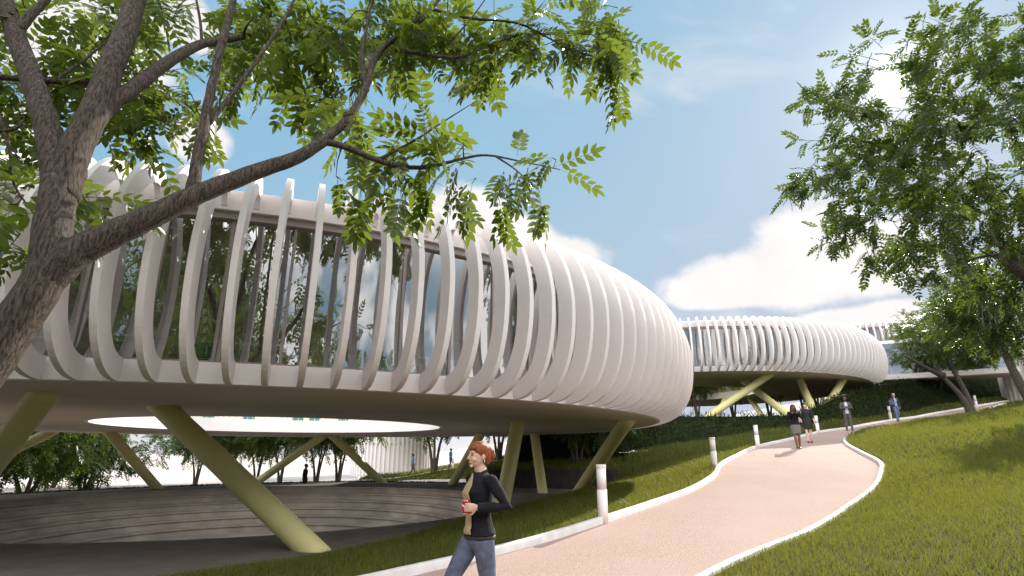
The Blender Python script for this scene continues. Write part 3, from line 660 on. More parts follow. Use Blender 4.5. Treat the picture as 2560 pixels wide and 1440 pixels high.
def surf_hit(G, px, py, ymin=12):
    V = G.reshape(-1, 3); d = V - [0, 0, CAM_H]; zc = d[:, 1] * cP + d[:, 2] * sP; u = -d[:, 1] * sP + d[:, 2] * cP; ok = (zc > 1) & (V[:, 1] > ymin)
    e = np.where(ok, (1280 + F_PX * d[:, 0] / np.maximum(zc, .1) - px) ** 2 + (720 - F_PX * u / np.maximum(zc, .1) - py) ** 2, 1e9); i = np.argsort(e)[:6]; return V[i[np.argmin(V[i, 1])]]
# --- the foreground tree: limbs laid out in the round, three to seven metres away
def fore_tree():
    s = Skel(11); A = atY
    s.limb([(-4.75, 3.85, -.9), (-4.5, 3.85, .3), (-4.15, 3.87, 1.4), A(-70, 960, 3.9), A(32, 815, 3.93), A(115, 690, 3.97), A(135, 560, 4.0), A(150, 455, 4.05)], .175, .122, 6, 20, .005, .12)
    s.limb([A(142, 490, 4.03), A(128, 360, 4.08), A(85, 215, 4.15), A(40, 90, 4.22), A(5, -20, 4.3), A(-60, -200, 4.5)], .108, .06, 6, 14, .004)
    mr = s.limb([A(152, 500, 4.05), A(190, 370, 4.12), A(238, 270, 4.2), A(285, 150, 4.32), A(325, 50, 4.5), A(355, -80, 4.75), A(380, -260, 5.2)], .128, .078, 6, 16, .005)
    s.limb([A(235, 300, 4.2), A(325, 225, 4.4), A(425, 152, 4.8), A(500, 112, 5.1), A(580, 96, 5.4), A(660, 80, 5.8), A(760, 40, 6.3)], .078, .02, 6, 12, .004)
    s.limb([A(110, 700, 3.97), A(180, 640, 4.0), A(270, 592, 4.08), A(375, 543, 4.18), A(480, 492, 4.3), A(620, 437, 4.5), A(745, 392, 4.7), A(815, 350, 4.82)], .135, .05, 6, 14, .004)
    s.limb([A(800, 360, 4.8), A(868, 298, 4.95), A(912, 225, 5.08), A(936, 150, 5.2), A(985, 95, 5.35), A(1085, 14, 5.55), A(1140, -60, 5.7)], .05, .02, 6, 10, .003)
    s.limb([A(810, 354, 4.81), A(865, 368, 4.86), A(935, 398, 4.92), A(1015, 418, 5.0), A(1085, 415, 5.1), A(1150, 398, 5.18), A(1215, 388, 5.25), A(1295, 402, 5.32), A(1400, 424, 5.4)], .036, .005, 6, 8, .002)
    s.limb([A(945, 400, 4.93), A(1035, 352, 5.0), A(1115, 300, 5.1), A(1195, 250, 5.2)], .02, .003, 6, 8)
    s.limb([A(1240, 391, 5.27), A(1290, 425, 5.3), A(1350, 480, 5.3)], .012, .003, 5, 6)
    s.limb([A(985, 125, 5.3), A(1075, 138, 5.45), A(1150, 142, 5.6), A(1235, 108, 5.75), A(1305, 88, 5.9), A(1450, 84, 6.05), A(1600, 108, 6.2)], .03, .004, 6, 8, .002)
    s.limb([A(1090, 138, 5.48), A(1150, 78, 5.55), A(1190, 30, 5.6), A(1240, -40, 5.7)], .016, .006, 6, 8)
    s.limb([A(1075, 22, 5.53), A(1180, 46, 5.65), A(1300, 60, 5.8), A(1420, 120, 5.9), A(1520, 150, 6)], .022, .004, 6, 8)
    s.limb([A(912, 225, 5.08), A(905, 140, 5.1), A(918, 60, 5.15), A(940, -30, 5.2)], .026, .012, 6, 8)
    s.limb([A(478, 492, 4.3), A(495, 390, 4.33), A(525, 240, 4.4), A(560, 90, 4.5), A(600, -60, 4.7)], .055, .03, 6, 12, .003)
    s.limb([A(520, 310, 4.38), A(580, 235, 4.5), A(650, 140, 4.7), A(720, 30, 4.95), A(760, -60, 5.1)], .028, .012, 6, 8)
    s.limb([A(45, 75, 4.22), A(80, 35, 4.25), A(125, -10, 4.3)], .05, .03, 5, 8)
    s.limb([A(-80, 185, 4.6), A(60, 198, 4.7), A(150, 204, 4.8), A(260, 204, 4.9)], .03, .03, 5, 8)
    s.limb([A(130, 205, 4.75), A(210, 150, 5.0), A(270, 100, 5.2)], .018, .01, 5, 6)
    s.limb([A(0, 290, 4.5), A(25, 380, 4.5), A(35, 460, 4.5), A(85, 535, 4.5)], .02, .006, 5, 6)
    s.limb([A(-60, 330, 4.5), A(30, 325, 4.5), A(60, 300, 4.55)], .02, .012, 5, 6)
    s.limb([A(505, 112, 5.1), A(500, 50, 5.1), A(485, -30, 5.2)], .02, .012, 5, 6)
    tips = []; g = s.g
    def cloud(px, py, Y, rx, ry, rY, n):
        for _ in range(n):
            v = g.normal(0, 1, 3); v *= g.random() ** .45 / np.linalg.norm(v); tips.append(A(px + v[0] * rx, py + v[1] * ry, Y + v[2] * rY))
    n0 = 0
    cloud(60, 120, 5.2, 200, 190, .9, 23); cloud(330, 230, 5.8, 160, 120, .8, 23); cloud(110, 270, 5.6, 110, 70, .6, 6)
    cloud(420, 30, 5.8, 240, 90, .9, 27); cloud(740, 70, 5.9, 260, 110, .8, 41); cloud(700, 190, 6.0, 130, 70, .5, 8); cloud(400, 240, 6.2, 70, 35, .3, 6)
    cloud(1010, 70, 5.8, 190, 100, .6, 27); cloud(890, 260, 5.3, 50, 90, .3, 5); cloud(1280, 100, 6.0, 150, 85, .5, 23); cloud(1460, 120, 6.1, 110, 80, .4, 12); cloud(1530, 40, 6.2, 60, 60, .3, 5)
    cloud(30, 480, 4.9, 80, 130, .4, 8); cloud(230, 480, 4.7, 40, 60, .2, 3)
    cloud(1060, 350, 5.1, 110, 40, .2, 6)
    root = np.array(A(150, 455, 4.05))
    order = sorted(tips, key=lambda t: np.linalg.norm(np.array(s.n) - t, axis=1).min())
    for t in order: s.grow_to(t, .02, .005, 6, .1)
    # tips hanging from the lower limb
    low = [(840, 440), (905, 470), (960, 455), (1010, 480), (1085, 455), (1140, 470), (1190, 445), (1240, 480), (1300, 455), (1340, 490), (1320, 420), (1260, 430), (1390, 400), (1160, 410), (980, 420)]
    lowt = [A(x, y, 5.15 + .1 * math.sin(x)) for x, y in low]
    for t in lowt: s.grow_to(np.array(t), .008, .003, 5, .0)
    P, D, S = twig_leaves(s, tips, 3, .50, .75, .30, -.45)
    P2, D2, S2 = twig_leaves(s, [np.array(t) for t in lowt], 2, .46, .45, .10, -1.0)
    ex = [(1290, 390, .15, .75), (1385, 420, .8, .5), (1400, 424, .9, -.35), (1480, 90, .9, -.3), (1600, 108, .8, -.4), (530, 270, .15, -.9)]
    P3 = np.array([A(x, y, 5.35) if x > 800 else A(x, y, 4.4) for x, y, a, b in ex]); D3 = np.array([(a, .1, b) for x, y, a, b in ex]); S3 = np.full(len(ex), .46)
    P, D, S = np.vstack([P, P2, P3]), np.vstack([D, D2, D3]), np.r_[S, S2, S3]
    return finish_tree('ash_tree', 'large leafy tree in the left foreground with a leaning trunk and long low branch', s, P, D, S, TPL_D, MT['leaf'], (-3.85, 3.85, -.6))
fore_tree()

def gen_tree(name, label, base, stems, crown_c, crown_r, nt, per, ln, seed, tpl, lm, group=None, r0=.16, tw=.5, hollow=.35, droop=-.15, nseg=8, gap=None):
    """stems: list of point lists; the crown is a ragged ellipsoid of twig tips"""
    s = Skel(seed); g = s.g; base = np.array(base, float); cc = base + crown_c; cr = np.array(crown_r)
    for st in stems: s.limb([base + p for p in st], r0, r0 * .42, 5, nseg + 2, r0 * .03, r0 * .35)
    lumps = [g.normal(0, 1, 3) for _ in range(9)]; lumps = [l / np.linalg.norm(l) for l in lumps]; lw = g.uniform(-.28, .28, 9); tips = []
    while len(tips) < nt:
        v = g.normal(0, 1, 3); v /= np.linalg.norm(v); k = 1 + sum(w * max(0, v.dot(l)) ** 3 for w, l in zip(lw, lumps)); rad = (hollow + (1 - hollow) * g.random() ** .6) * k; p = cc + v * rad * cr
        if p[2] < base[2] + .9: continue
        tips.append(p)
    b0 = base + [0, 0, crown_c[2] * .5]
    tips.sort(key=lambda t: np.linalg.norm(t - b0))
    for i, t in enumerate(tips): s.grow_to(t, r0 * .4, .008, 6 if i < nt * .4 else 5, .08, b0)
    P, D, S = twig_leaves(s, tips, per, ln, .7, tw, droop, cc)
    if gap is not None:                                             # a thin spot in the crown where the sun breaks through
        o = np.array(gap[0]); q = P + D / np.linalg.norm(D, axis=1)[:, None] * (S * .5)[:, None]; dirv = q - o; dist = np.linalg.norm(np.cross(dirv, np.array(gap[1])), axis=1); keep = dist > gap[2]; P, D, S = P[keep], D[keep], S[keep]
    return finish_tree(name, label, s, P, D, S, tpl, lm, tuple(base), group)
# right foreground tree: trunk stands outside the frame, its crown reaches in
gen_tree('ash_tree', 'big dark green tree on the right whose leafy crown half hides the sun', (11.4, 9.6, 1.45), [[(0, 0, -.3), (-.1, 0, 1), (-.5, .1, 2.4), (-1.2, .2, 4.2)], [(.1, 0, 1.2), (.5, .3, 2.6), (1.2, .4, 4.4)], [(-.2, 0, 1.4), (-1.3, -.2, 2.3), (-2.6, -.3, 3.6)]],
         np.array((-.95, .4, 6.0)), (4.5, 2.7, 2.8), 640, 7, .37, 21, TPL_D, MT['leaf2'], r0=.19, tw=.55, hollow=.3, gap=((0, 0, CAM_H), tuple(SUN_DIR), .36))
# forked trees on the right lawn
def multi(sd, n, h, sp):
    g = np.random.default_rng(sd); out = []
    for k in range(n):
        a = 2 * math.pi * (k + g.uniform(-.2, .2)) / n; d = np.array([math.cos(a), math.sin(a), 0]); out.append([d * .06 + [0, 0, -.3], d * sp * .3 + [0, 0, h * .35], d * sp * .62 + [0, 0, h * .7], d * sp + [0, 0, h]])
    return out
A_T = surf_hit(lawnR, 2425, 1022, 24)
tA = gen_tree('multi_stem_tree', 'forked grey trunked tree on the mound in front of the glazed bridge', tuple(A_T), [[(0, 0, -.4), (-.3, 0, 1.0), (-1.3, .1, 2.6), (-1.9, .1, 4.1), (-2.6, .2, 5.2)], [(.25, .1, -.4), (.1, .1, 1.2), (-.3, .1, 2.6), (-.6, .2, 4.2), (-.4, .2, 5.6)], [(-1.2, .1, 2.5), (-2.4, 0, 3.1), (-3.6, 0, 3.9)]],
              np.array((.7, .3, 5.6)), (3.5, 2.4, 1.9), 290, 6, .60, 31, TPL_S, MT['leaf2'], r0=.19, tw=.6, hollow=.2)
B_T = surf_hit(lawnR, 2600, 1040, 22)
tB = gen_tree('multi_stem_tree', 'dark trunked tree at the right edge beside the finned tower', tuple(B_T), [[(0, 0, -.4), (-.5, 0, 1.2), (-.8, .1, 2.8), (-1.2, .2, 4.6)], [(.2, .1, -.4), (.3, .1, 1.6), (.7, .2, 3.4), (1.0, .2, 5)]],
              np.array((-.2, .3, 4.6)), (2.9, 2.3, 2.0), 220, 6, .60, 32, TPL_S, MT['leaf2'], r0=.19, tw=.6, hollow=.2)
# background trees, two kinds copied with their parts
k1 = gen_tree('multi_stem_tree', 'low bushy multi stemmed tree behind the plaza, left of the leaning far column', (0, 0, 0), multi(3, 4, 2.6, 1.5), np.array((0, 0, 3.7)), (3.7, 3.3, 2.2), 190, 6, .85, 41, TPL_S, MT['leaf2'], 'trees behind the plaza', r0=.13, tw=.7, hollow=.15)
k2 = gen_tree('slender_tree', 'slender forked tree with a high crown behind the plaza', (0, 0, 0), multi(5, 3, 3.4, .9), np.array((0, 0, 4.7)), (2.9, 2.7, 1.9), 150, 6, .85, 42, TPL_S, MT['leaf2'], 'trees behind the plaza', r0=.11, tw=.7, hollow=.15)
G1 = 'trees behind the plaza'
spots = [(k1, 585 - 375, 1232, 47, 1.0, 'bushy multi stemmed tree left of the leaning yellow column, behind the plaza'), (k1, 60, 1244, 42, 1.25, 'leftmost full crowned tree behind the plaza, at the edge of the picture'), (k1, -90, 1250, 41, 1.15, 'tree cut off by the left edge of the picture behind the plaza'), (k1, 120, 1240, 52, 1.05, 'tree half hidden behind the leftmost one at the plaza edge'),
         (k2, 488, 1212, 56, 1.0, 'slender forked tree standing alone right of the pale gap behind the plaza'), (k2, 570, 1208, 60, 1.15, 'slender tree seen just left of the great leaning near column'), (k2, 640, 1206, 58, 1.1, 'slender tree behind the foot of the crossing yellow columns'), (k2, 700, 1204, 57, 1.15, 'slender tree right of the great leaning near column'),
         (k2, 790, 1203, 54, 1.1, 'slender tree beside the dark standing figure at the plaza edge'), (k2, 845, 1203, 53, 1.2, 'tree with a reddish lit trunk leaning over the finned tower'), (k2, 1085, 1180, 50.3, 1.35, 'tree with a forked dark trunk on the far ramp right of the finned tower'), (k2, 1246, 1150, 53, 1.3, 'dark trunked tree behind the head of the red haired woman'),
         (k2, 1443, 1203, 42.5, 1.35, 'grey trunked tree in front of the black retaining wall')]
G2 = 'trees between the far buildings'
spots2 = [(k2, 1745, 1040, 70, 1.2, 'thin trunk just right of the near building at the bank edge'), (k2, 1835, 1041, 72, 1.2, 'twin grey trunks left under the second ring building'), (k2, 1925, 1040, 68, 1.2, 'single looking grey trunk behind the middle column of the second building'), (k2, 2008, 1012, 66, 1.2, 'trunk rising left of the V columns under the second building'), (k2, 2042, 1008, 70, 1.2, 'pair of thin trunks right of the V columns under the second building'), (k2, 2350, 1004, 47, 1.25, 'pale twin trunk tree on the green bank below the glazed bridge')]
used = set()
for i, (kd, px, py, Y, sc_, lb) in enumerate(spots + spots2):
    o = kd if kd.name not in used else copy_tree(kd); used.add(kd.name)
    Yk = Y * K
    if i < len(spots):
        o.location = atY(px, py, Yk); o.location.z = max(o.location.z - .1, G0 - .3)
    else: o.location = atY(px, py + 6, Yk)
    if kd is k2 and px in (1085, 1246): Yk = Y; o.location = atY(px, py + 4, Yk)
    if px == 2350: o.location = atY(px, py, 43.5)
    o.scale = (sc_ * (K if Yk < Y else 1.0),) * 3; o.rotation_euler = (0, 0, i * 1.9 + .4); tag(o, lb, 'tree', G1 if i < len(spots) else G2)
# trees that stand behind the viewer and show in the glass
for i, (x, y, s_) in enumerate([(-11, -6, 1.9), (-5.5, -9, 2.1), (-17, -3, 1.9), (-1.0, -13, 2.0), (-24, 2, 1.8), (10, -15, 1.5), (17, -11, 1.5)]):
    o = copy_tree(k1); o.location = (x, y, -.35); o.scale = (s_ * .85,) * 3; o.rotation_euler = (0, 0, i * 2.3); tag(o, 'tall leafy tree mirrored in the glass of the near ring building', 'tree', 'trees mirrored in the facade')

# ------------------------------------------------------------------ people
def baked(name, mb, m, parent, voxel, smooth_it=2):
    """fuse overlapping lofts into one continuous skin"""
    me = bpy.data.meshes.new(name); me.from_pydata(mb.v, [], mb.f); me.update(); o = bpy.data.objects.new(name, me); COL.objects.link(o)
    md = o.modifiers.new('r', 'REMESH'); md.mode = 'VOXEL'; md.voxel_size = voxel; md.use_smooth_shade = True
    if smooth_it: sm = o.modifiers.new('s', 'SMOOTH'); sm.factor = .5; sm.iterations = smooth_it
    dg = bpy.context.evaluated_depsgraph_get(); me2 = bpy.data.meshes.new_from_object(o.evaluated_get(dg)); me2.name = name
    bpy.data.objects.remove(o); return link(name, me2, m, parent, True)
def hand(mb, w, d, nrm, curl=.5, spread=1.0, s=1.0, grip=False, thumb_side=1):
    """palm, four unequal fingers bending towards nrm, thumb from the side of the palm"""
    w, d, nrm = np.array(w, float), np.array(d, float), np.array(nrm, float); d /= np.linalg.norm(d); nrm -= d * nrm.dot(d); nrm /= np.linalg.norm(nrm); sd = np.cross(d, nrm) * thumb_side
    mb.tube([w, w + d * .035 * s, w + d * .085 * s], [(.024 * s, .018 * s), (.036 * s, .016 * s), (.040 * s, .013 * s)], 10, ref=nrm)
    for k, (off, ln) in enumerate(((.029, .068), (.010, .077), (-.010, .071), (-.028, .055))):
        p = w + d * .080 * s + sd * off * s; P = [p - d * .02 * s, p]; a = 0
        for seg, f in enumerate((.45, .32, .23)):
            a += curl * (.75 if seg == 0 else 1.0) + (.06 * k if not grip else 0); v = d * math.cos(a) + nrm * math.sin(a); P.append(P[-1] + v * ln * f * s)
        mb.tube(P, [.0095 * s, .0095 * s, .0088 * s, .008 * s, .0065 * s], 7)
    p = w + d * .025 * s + sd * .03 * s; mb.tube([p - sd * .01 * s, p, p + (sd * .7 + d * .6 + nrm * .35) * .036 * s, p + (sd * .75 + d * 1.2 + nrm * .95) * .042 * s], [.012 * s, .0125 * s, .011 * s, .008 * s], 7)
STAND = dict(hipR=(.085, 0, .90), kneeR=(.095, .02, .49), ankR=(.095, 0, .085), hipL=(-.085, 0, .90), kneeL=(-.095, .02, .49), ankL=(-.095, 0, .085),
             shR=(.175, -.01, 1.395), elR=(.225, -.03, 1.11), wrR=(.225, .05, .87), shL=(-.175, -.01, 1.395), elL=(-.225, -.03, 1.11), wrL=(-.225, .05, .87),
             hdR=(0, .15, -1), hdL=(0, .15, -1), nmR=(-1, 0, 0), nmL=(1, 0, 0))
def human(label, loc, rz, h, sk, hair, hair_c, top, top_c, bottom, bot_c, shoe_c=(.02, .02, .02), J=None, female=False, group=None, voxel=.012, curl=.45, shirt_c=None, sleeve=1.0, grip=None, fine=False, head_yaw=0.0):
    j = dict(STAND); j.update(J or {}); j = {k: np.array(v, float) for k, v in j.items()}; s = h / 1.71
    root = empty('person', loc, rz); tag(root, label, 'person', group); root.scale = (s, s, s); fw = (0, 1, 0); sid = 'ps%d' % len(bpy.data.materials)
    fem = 1 if female else 0
    torso = [((0, -.005, .84), (.10, .085)), ((0, -.01, .91), (.158 + .012 * fem, .112)), ((0, 0, 1.0), (.142, .098)), ((0, .004, 1.08), (.126 - .014 * fem, .088)), ((0, .008, 1.19), (.138 - .006 * fem, .098)), ((0, .012 + .008 * fem, 1.28), (.150 - .006 * fem, .108 + .012 * fem)), ((0, 0, 1.36), (.150 - .008 * fem, .092)), ((0, -.012, 1.415), (.115, .068)), ((0, -.012, 1.455), (.062, .056))]
    def limbs(mb, names, rads, infl=0.0, n=12, upto=1.0, side=None):
        for sfx in ('R', 'L'):
            a, b_, c = (j[k + sfx] for k in names); P = [a, a * .5 + b_ * .5, b_, b_ * .55 + c * .45, b_ * (1 - upto) + c * upto if upto < 1 else c]
            if upto <= .45: P = P[:3] + [b_ * (1 - upto) + c * upto]
            mb.tube(P, [r + infl for r in rads[:len(P)]], n)
    ARM = [.050, .044, .037, .034, .025]; LEG = [.086, .074, .053, .052, .036]
    b = MB(); b.tube([p for p, r in torso] + [(0, .0, 1.51)], [r for p, r in torso] + [(.050, .054)], 20, ref=fw)
    hm = MB(); hm.tube([(0, .0, 1.47), (0, .005, 1.53)], [(.050, .053)] * 2, 14, ref=fw)
    hm.tube([(0, .055, 1.497), (0, .048, 1.512), (0, .032, 1.545), (0, .018, 1.59), (0, .006, 1.635), (0, -.004, 1.675), (0, -.006, 1.70), (0, -.006, 1.712)], [(.022, .030), (.042, .050), (.060, .074), (.069, .090), (.073, .098), (.064, .086), (.040, .056), (.012, .016)], 22, ref=fw)
    hm.tube([(0, .098, 1.618), (0, .112, 1.595), (0, .124, 1.575), (0, .098, 1.566)], [.007, .010, .0125, .008], 8)
    hm.ball((0, .088, 1.508), (.020, .016, .016)); hm.ball((0, .100, 1.541), (.022, .010, .010))
    for sg in (-1, 1): hm.ball((sg * .074, -.002, 1.59), (.012, .02, .032)); hm.ball((sg * .035, .073, 1.565), (.024, .026, .024)); hm.ball((sg * .03, .09, 1.628), (.024, .012, .008))
    hy = Matrix.Rotation(head_yaw, 3, 'Z')
    def turn(mb): mb.v = [tuple(hy @ Vector(v)) for v in mb.v]; return mb
    turn(hm); b.add(hm.v, hm.f)
    limbs(b, ('sh', 'el', 'wr'), ARM); limbs(b, ('hip', 'knee', 'ank'), LEG, 0, 14)
    for sfx, ts in (('R', -1), ('L', 1)):
        hand(b, j['wr' + sfx], j['hd' + sfx], j['nm' + sfx], (grip or {}).get(sfx, curl), s=1.0, thumb_side=ts, grip=bool(grip and sfx in grip))
        b.ball(j['sh' + sfx], (.05, .048, .042)); a = j['ank' + sfx]; b.tube([a + [0, -.045, -.05], a + [0, .0, -.04], a + [0, .08, -.06], a + [0, .16, -.07]], [(.03, .028), (.036, .04), (.04, .026), (.03, .014)], 10, ref=(0, 0, 1))
    baked('body', b, skin(sid + '_skin', sk), root, voxel * (.62 if fine else 1), 2)
    dark = mat(sid + '_eye', (.03, .025, .02), rough=.2)
    for sg in (-1, 1): e = MB(); e.ball((sg * .031, .0945, 1.607), (.0125, .008, .0065)); turn(e).build('eye', dark, root, True)
    mo = MB(); mo.ball((0, .1105, 1.5415), (.020, .006, .0065)); turn(mo).build('mouth', mat(sid + '_lip', (sk[0] * .8, sk[1] * .45, sk[2] * .45), rough=.45), root, True)
    # hair
    hmtl = mat(sid + '_hair', hair_c, tuple(c * .5 for c in hair_c), scale=60, rough=.45, stretch=(1, 1, .15), bump=.4, bscale=120)
    hb = MB()
    if hair == 'short':
        hb.tube([(0, -.05, 1.555), (0, -.028, 1.60), (0, -.014, 1.645), (0, -.008, 1.69), (0, -.008, 1.722)], [(.060, .045), (.077, .076), (.080, .094), (.066, .082), (.02, .03)], 18, ref=fw)
    else:
        hb.tube([(0, -.055, 1.52), (0, -.042, 1.56), (0, -.024, 1.605), (0, -.006, 1.652), (0, -.002, 1.69), (0, -.008, 1.722), (0, -.008, 1.733)], [(.050, .042), (.074, .064), (.083, .088), (.086, .108), (.076, .098), (.044, .06), (.01, .02)], 20, ref=fw)
        hb.tube([(-.062, .075, 1.668), (0, .104, 1.664), (.062, .075, 1.668)], [.016, .018, .016], 8)
    if hair == 'bun': hb.ball((0, -.118, 1.602), (.046, .040, .052)); hb.ball((0, -.102, 1.64), (.05, .04, .04))
    if hair == 'long':
        for sg in (-1, 0, 1): hb.tube([(sg * .06, -.04 - .03 * (sg == 0), 1.66), (sg * .082, -.035 - .05 * (sg == 0), 1.56), (sg * .09, -.03 - .07 * (sg == 0), 1.45), (sg * .085, .0 - .09 * (sg == 0), 1.35)], [.03, .036, .036, .018], 10)
    if hair == 'pony': hb.tube([(.04, -.09, 1.63), (.07, -.07, 1.54), (.085, .02, 1.45), (.08, .10, 1.36), (.08, .11, 1.28)], [.035, .036, .032, .028, .01], 10)
    turn(hb); baked('hair', hb, hmtl, root, voxel * .8, 2)
    # clothes
    hem = dict(jacket=.925, shirt=.90, dress=.90, suit=.83, coat=.80)[top]
    tt = [(p, r) for p, r in torso if p[2] > hem + .02]; inf = .016 if top != 'dress' else .010
    z0 = [(0, -.006, hem)]; r0 = [(.168 + .010 * fem + inf, .120 + inf)]
    c = MB(); c.tube(z0 + [p for p, r in tt], r0 + [(r[0] + inf, r[1] + inf) for p, r in tt[:-1]] + [(.068, .062)], 22, ref=fw)
    limbs(c, ('sh', 'el', 'wr'), [.060, .055, .048, .046, .038], 0, 12, sleeve)
    for sfx in 'RL': c.ball(j['sh' + sfx] + [0, 0, -.004], (.062, .058, .050), 14, 9)
    if top in ('jacket', 'suit', 'coat'):
        for sg in (-1, 1): c.tube([(sg * .055, -.05, 1.47), (sg * .068, .0, 1.455), (sg * .066, .062, 1.42), (sg * .075, .112, 1.32)], [.014, .014, .014, .010], 8)
    baked('jacket' if top in ('jacket', 'suit', 'coat') else top, c, cloth(sid + '_top', top_c), root, voxel, 3)
    if shirt_c:                                                     # strip of the shirt in the open front
        V, Fc = [], []; zs = np.linspace(hem + .01, 1.445, 26)
        pz = [p[2] for p, r in torso]; n = 7
        for z in zs:
            rx = np.interp(z, pz, [r[0] for p, r in torso]) + inf + .016; ry = np.interp(z, pz, [r[1] for p, r in torso]) + inf + .018; cy = np.interp(z, pz, [p[1] for p, r in torso])
            if z < .99: rx, ry = max(rx, .16 + inf), max(ry, .118 + inf + .016)
            wd = .40 if z < 1.35 else .40 * (1.47 - z) / .12
            for q in np.linspace(-wd * (1.05 if fine else 1), wd * (.3 if fine else 1), n): V.append((rx * math.sin(q), cy + ry * math.cos(q), z))
        me = np_mesh('shirt', np.array(V), grid_faces(len(zs), n)); o = link('shirt', me, cloth(sid + '_shirt', shirt_c), root, True); sd_ = o.modifiers.new('t', 'SOLIDIFY'); sd_.thickness = .008
    if bottom == 'trousers':
        t = MB(); t.tube([(0, -.006, .80), (0, -.008, .86), (0, -.008, .93), (0, -.002, 1.0)], [(.10, .085), (.158 + .012 * fem, .116), (.170 + .008 * fem, .122), (.150, .106)], 20, ref=fw); limbs(t, ('hip', 'knee', 'ank'), [.098, .086, .066, .062, .052], 0, 16)
        baked('trousers', t, cloth(sid + '_trousers', bot_c, .62, 14), root, voxel, 3)
    elif bottom == 'skirt':
        t = MB(); kz = (j['kneeR'] + j['kneeL']) / 2; t.tube([(0, -.004, 1.0), (0, -.006, .92), (0, 0, .80), (kz[0], kz[1], .60), (kz[0], kz[1], .57)], [(.138, .102), (.182, .130), (.190, .130), (.168, .118), (.160, .11)], 22, ref=fw); baked('skirt', t, cloth(sid + '_skirt', bot_c), root, voxel, 2)
    shm = mat(sid + '_shoe', shoe_c, rough=.4)
    for sfx in 'RL':
        a = j['ank' + sfx]; t = MB(); t.tube([a + [0, -.055, -.055], a + [0, -.01, -.045], a + [0, .08, -.055], a + [0, .175, -.072]], [(.034, .03), (.042, .045), (.046, .032), (.030, .014)], 12, ref=(0, 0, 1)); baked('shoe', t, shm, root, voxel, 1)
    return root

WOM = dict(hipR=(.085, .01, .89), kneeR=(.10, .24, .53), ankR=(.10, .24, .12), hipL=(-.085, 0, .89), kneeL=(-.09, -.06, .49), ankL=(-.085, -.36, .17),
           shL=(-.178, -.01, 1.395), elL=(-.285, -.13, 1.165), wrL=(-.175, .115, 1.165), hdL=(.55, 1, .02), nmL=(1, -.35, 0), shR=(.178, -.01, 1.395), elR=(.26, -.10, 1.13), wrR=(.23, -.16, .90))
wx, wy = -.30, 5.4; wz = zp(wy) - .10; WR = R(122)
woman = human('red haired woman in black jacket and jeans striding left with a red can', (wx, wy, wz), WR, 1.72, (.62, .40, .30), 'bun', (.30, .070, .016), 'jacket', (.012, .013, .017), 'trousers', (.125, .15, .215), (.05, .03, .02), WOM, True, voxel=.0085, shirt_c=(.42, .32, .19), grip={'L': .62}, fine=True, head_yaw=R(-4))
er = MB(); er.ball((-.084, 0, 1.548), (.006, .006, .014)); er.build('earring', mat('silver', (.7, .7, .7), metal=1.0, rough=.25), woman, True)
bt = MB(); bt.tube([(0, -.006, .895), (0, -.006, .925)], [(.181, .132), (.180, .131)], 24, ref=(0, 1, 0)); bt.build('belt', mat('belt_leather', (.03, .025, .025), rough=.5), woman, True)
def can(p):
    root = empty('drink_can', p); tag(root, 'red drink can with a white wave band held by the red haired woman', 'can')
    b = MB(); b.lathe([(.033, .008), (.0335, .02), (.0335, .098), (.031, .106)], 24); b.build('body', mat('can_red', (.62, .012, .012), rough=.25, metal=.3), root, True)
    b = MB(); b.lathe([(.0, .0), (.027, .0), (.033, .008)], 24); b.build('base', mat('can_metal', (.7, .7, .72), rough=.25, metal=1.0), root, True)
    b = MB(); b.lathe([(.031, .106), (.027, .114), (.026, .112), (.0, .112)], 24); b.build('lid', bpy.data.materials['can_metal'], root, True)
    V = []
    for k in range(25):
        a = 2 * math.pi * k / 24; z = .058 + .014 * math.sin(2 * a + .6)
        V += [(.0339 * math.cos(a), .0339 * math.sin(a), z - .008), (.0339 * math.cos(a), .0339 * math.sin(a), z + .008)]
    link('wave_band', np_mesh('wave_band', np.array(V), grid_faces(25, 2)), mat('can_white', (.8, .78, .76), rough=.3), root, True); return root
Rw = Matrix.Rotation(WR, 3, 'Z'); sc_w = 1.72 / 1.71
cl_ = Vector((-.090, .176, 1.11)); cp_ = Rw @ (cl_ * sc_w) + Vector((wx, wy, wz)); cn = can(cp_); cn.scale = (1.05,) * 3; cn.rotation_euler = (0, R(-4), 0)

def face_cam(p, extra=0.0): return math.atan2(-p[1], -p[0]) - math.pi / 2 + extra
def pathp(px, py): p = on_path(px, py); return (p[0], p[1], p[2] + .004)
GP = None
p1 = pathp(1997, 1122)
human('woman in black jacket and grey skirt holding a phone to her face', p1, face_cam(p1, R(8)), 1.70, (.20, .085, .05), 'long', (.012, .009, .008), 'jacket', (.010, .010, .011), 'skirt', (.17, .16, .165), (.05, .02, .02),
      dict(elR=(.27, .06, 1.15), wrR=(.10, .22, 1.36), hdR=(-.6, .1, .8), nmR=(0, -.4, -.6), elL=(-.27, .06, 1.15), wrL=(-.10, .22, 1.36), hdL=(.6, .1, .8), nmL=(0, -.4, -.6), kneeR=(.07, .05, .49), ankR=(.06, .10, .085), kneeL=(-.07, .0, .49), ankL=(-.06, -.06, .085)), True)
def phone(p, rz, label, tilt=0.0):
    root = empty('phone', p, rz); root.rotation_euler = (tilt, 0, rz); tag(root, label, 'phone'); b = MB(); b.box((0, 0, 0), (.15, .009, .075)); b.build('case', mat('phone_case', (.02, .02, .022), rough=.3), root); b = MB(); b.box((0, -.0055, 0), (.14, .002, .067)); b.build('screen', mat('phone_screen', (.05, .055, .06), rough=.1), root)
def local(p, rz, s, v): q = Matrix.Rotation(rz, 3, 'Z') @ (Vector(v) * s); return (p[0] + q.x, p[1] + q.y, p[2] + q.z)
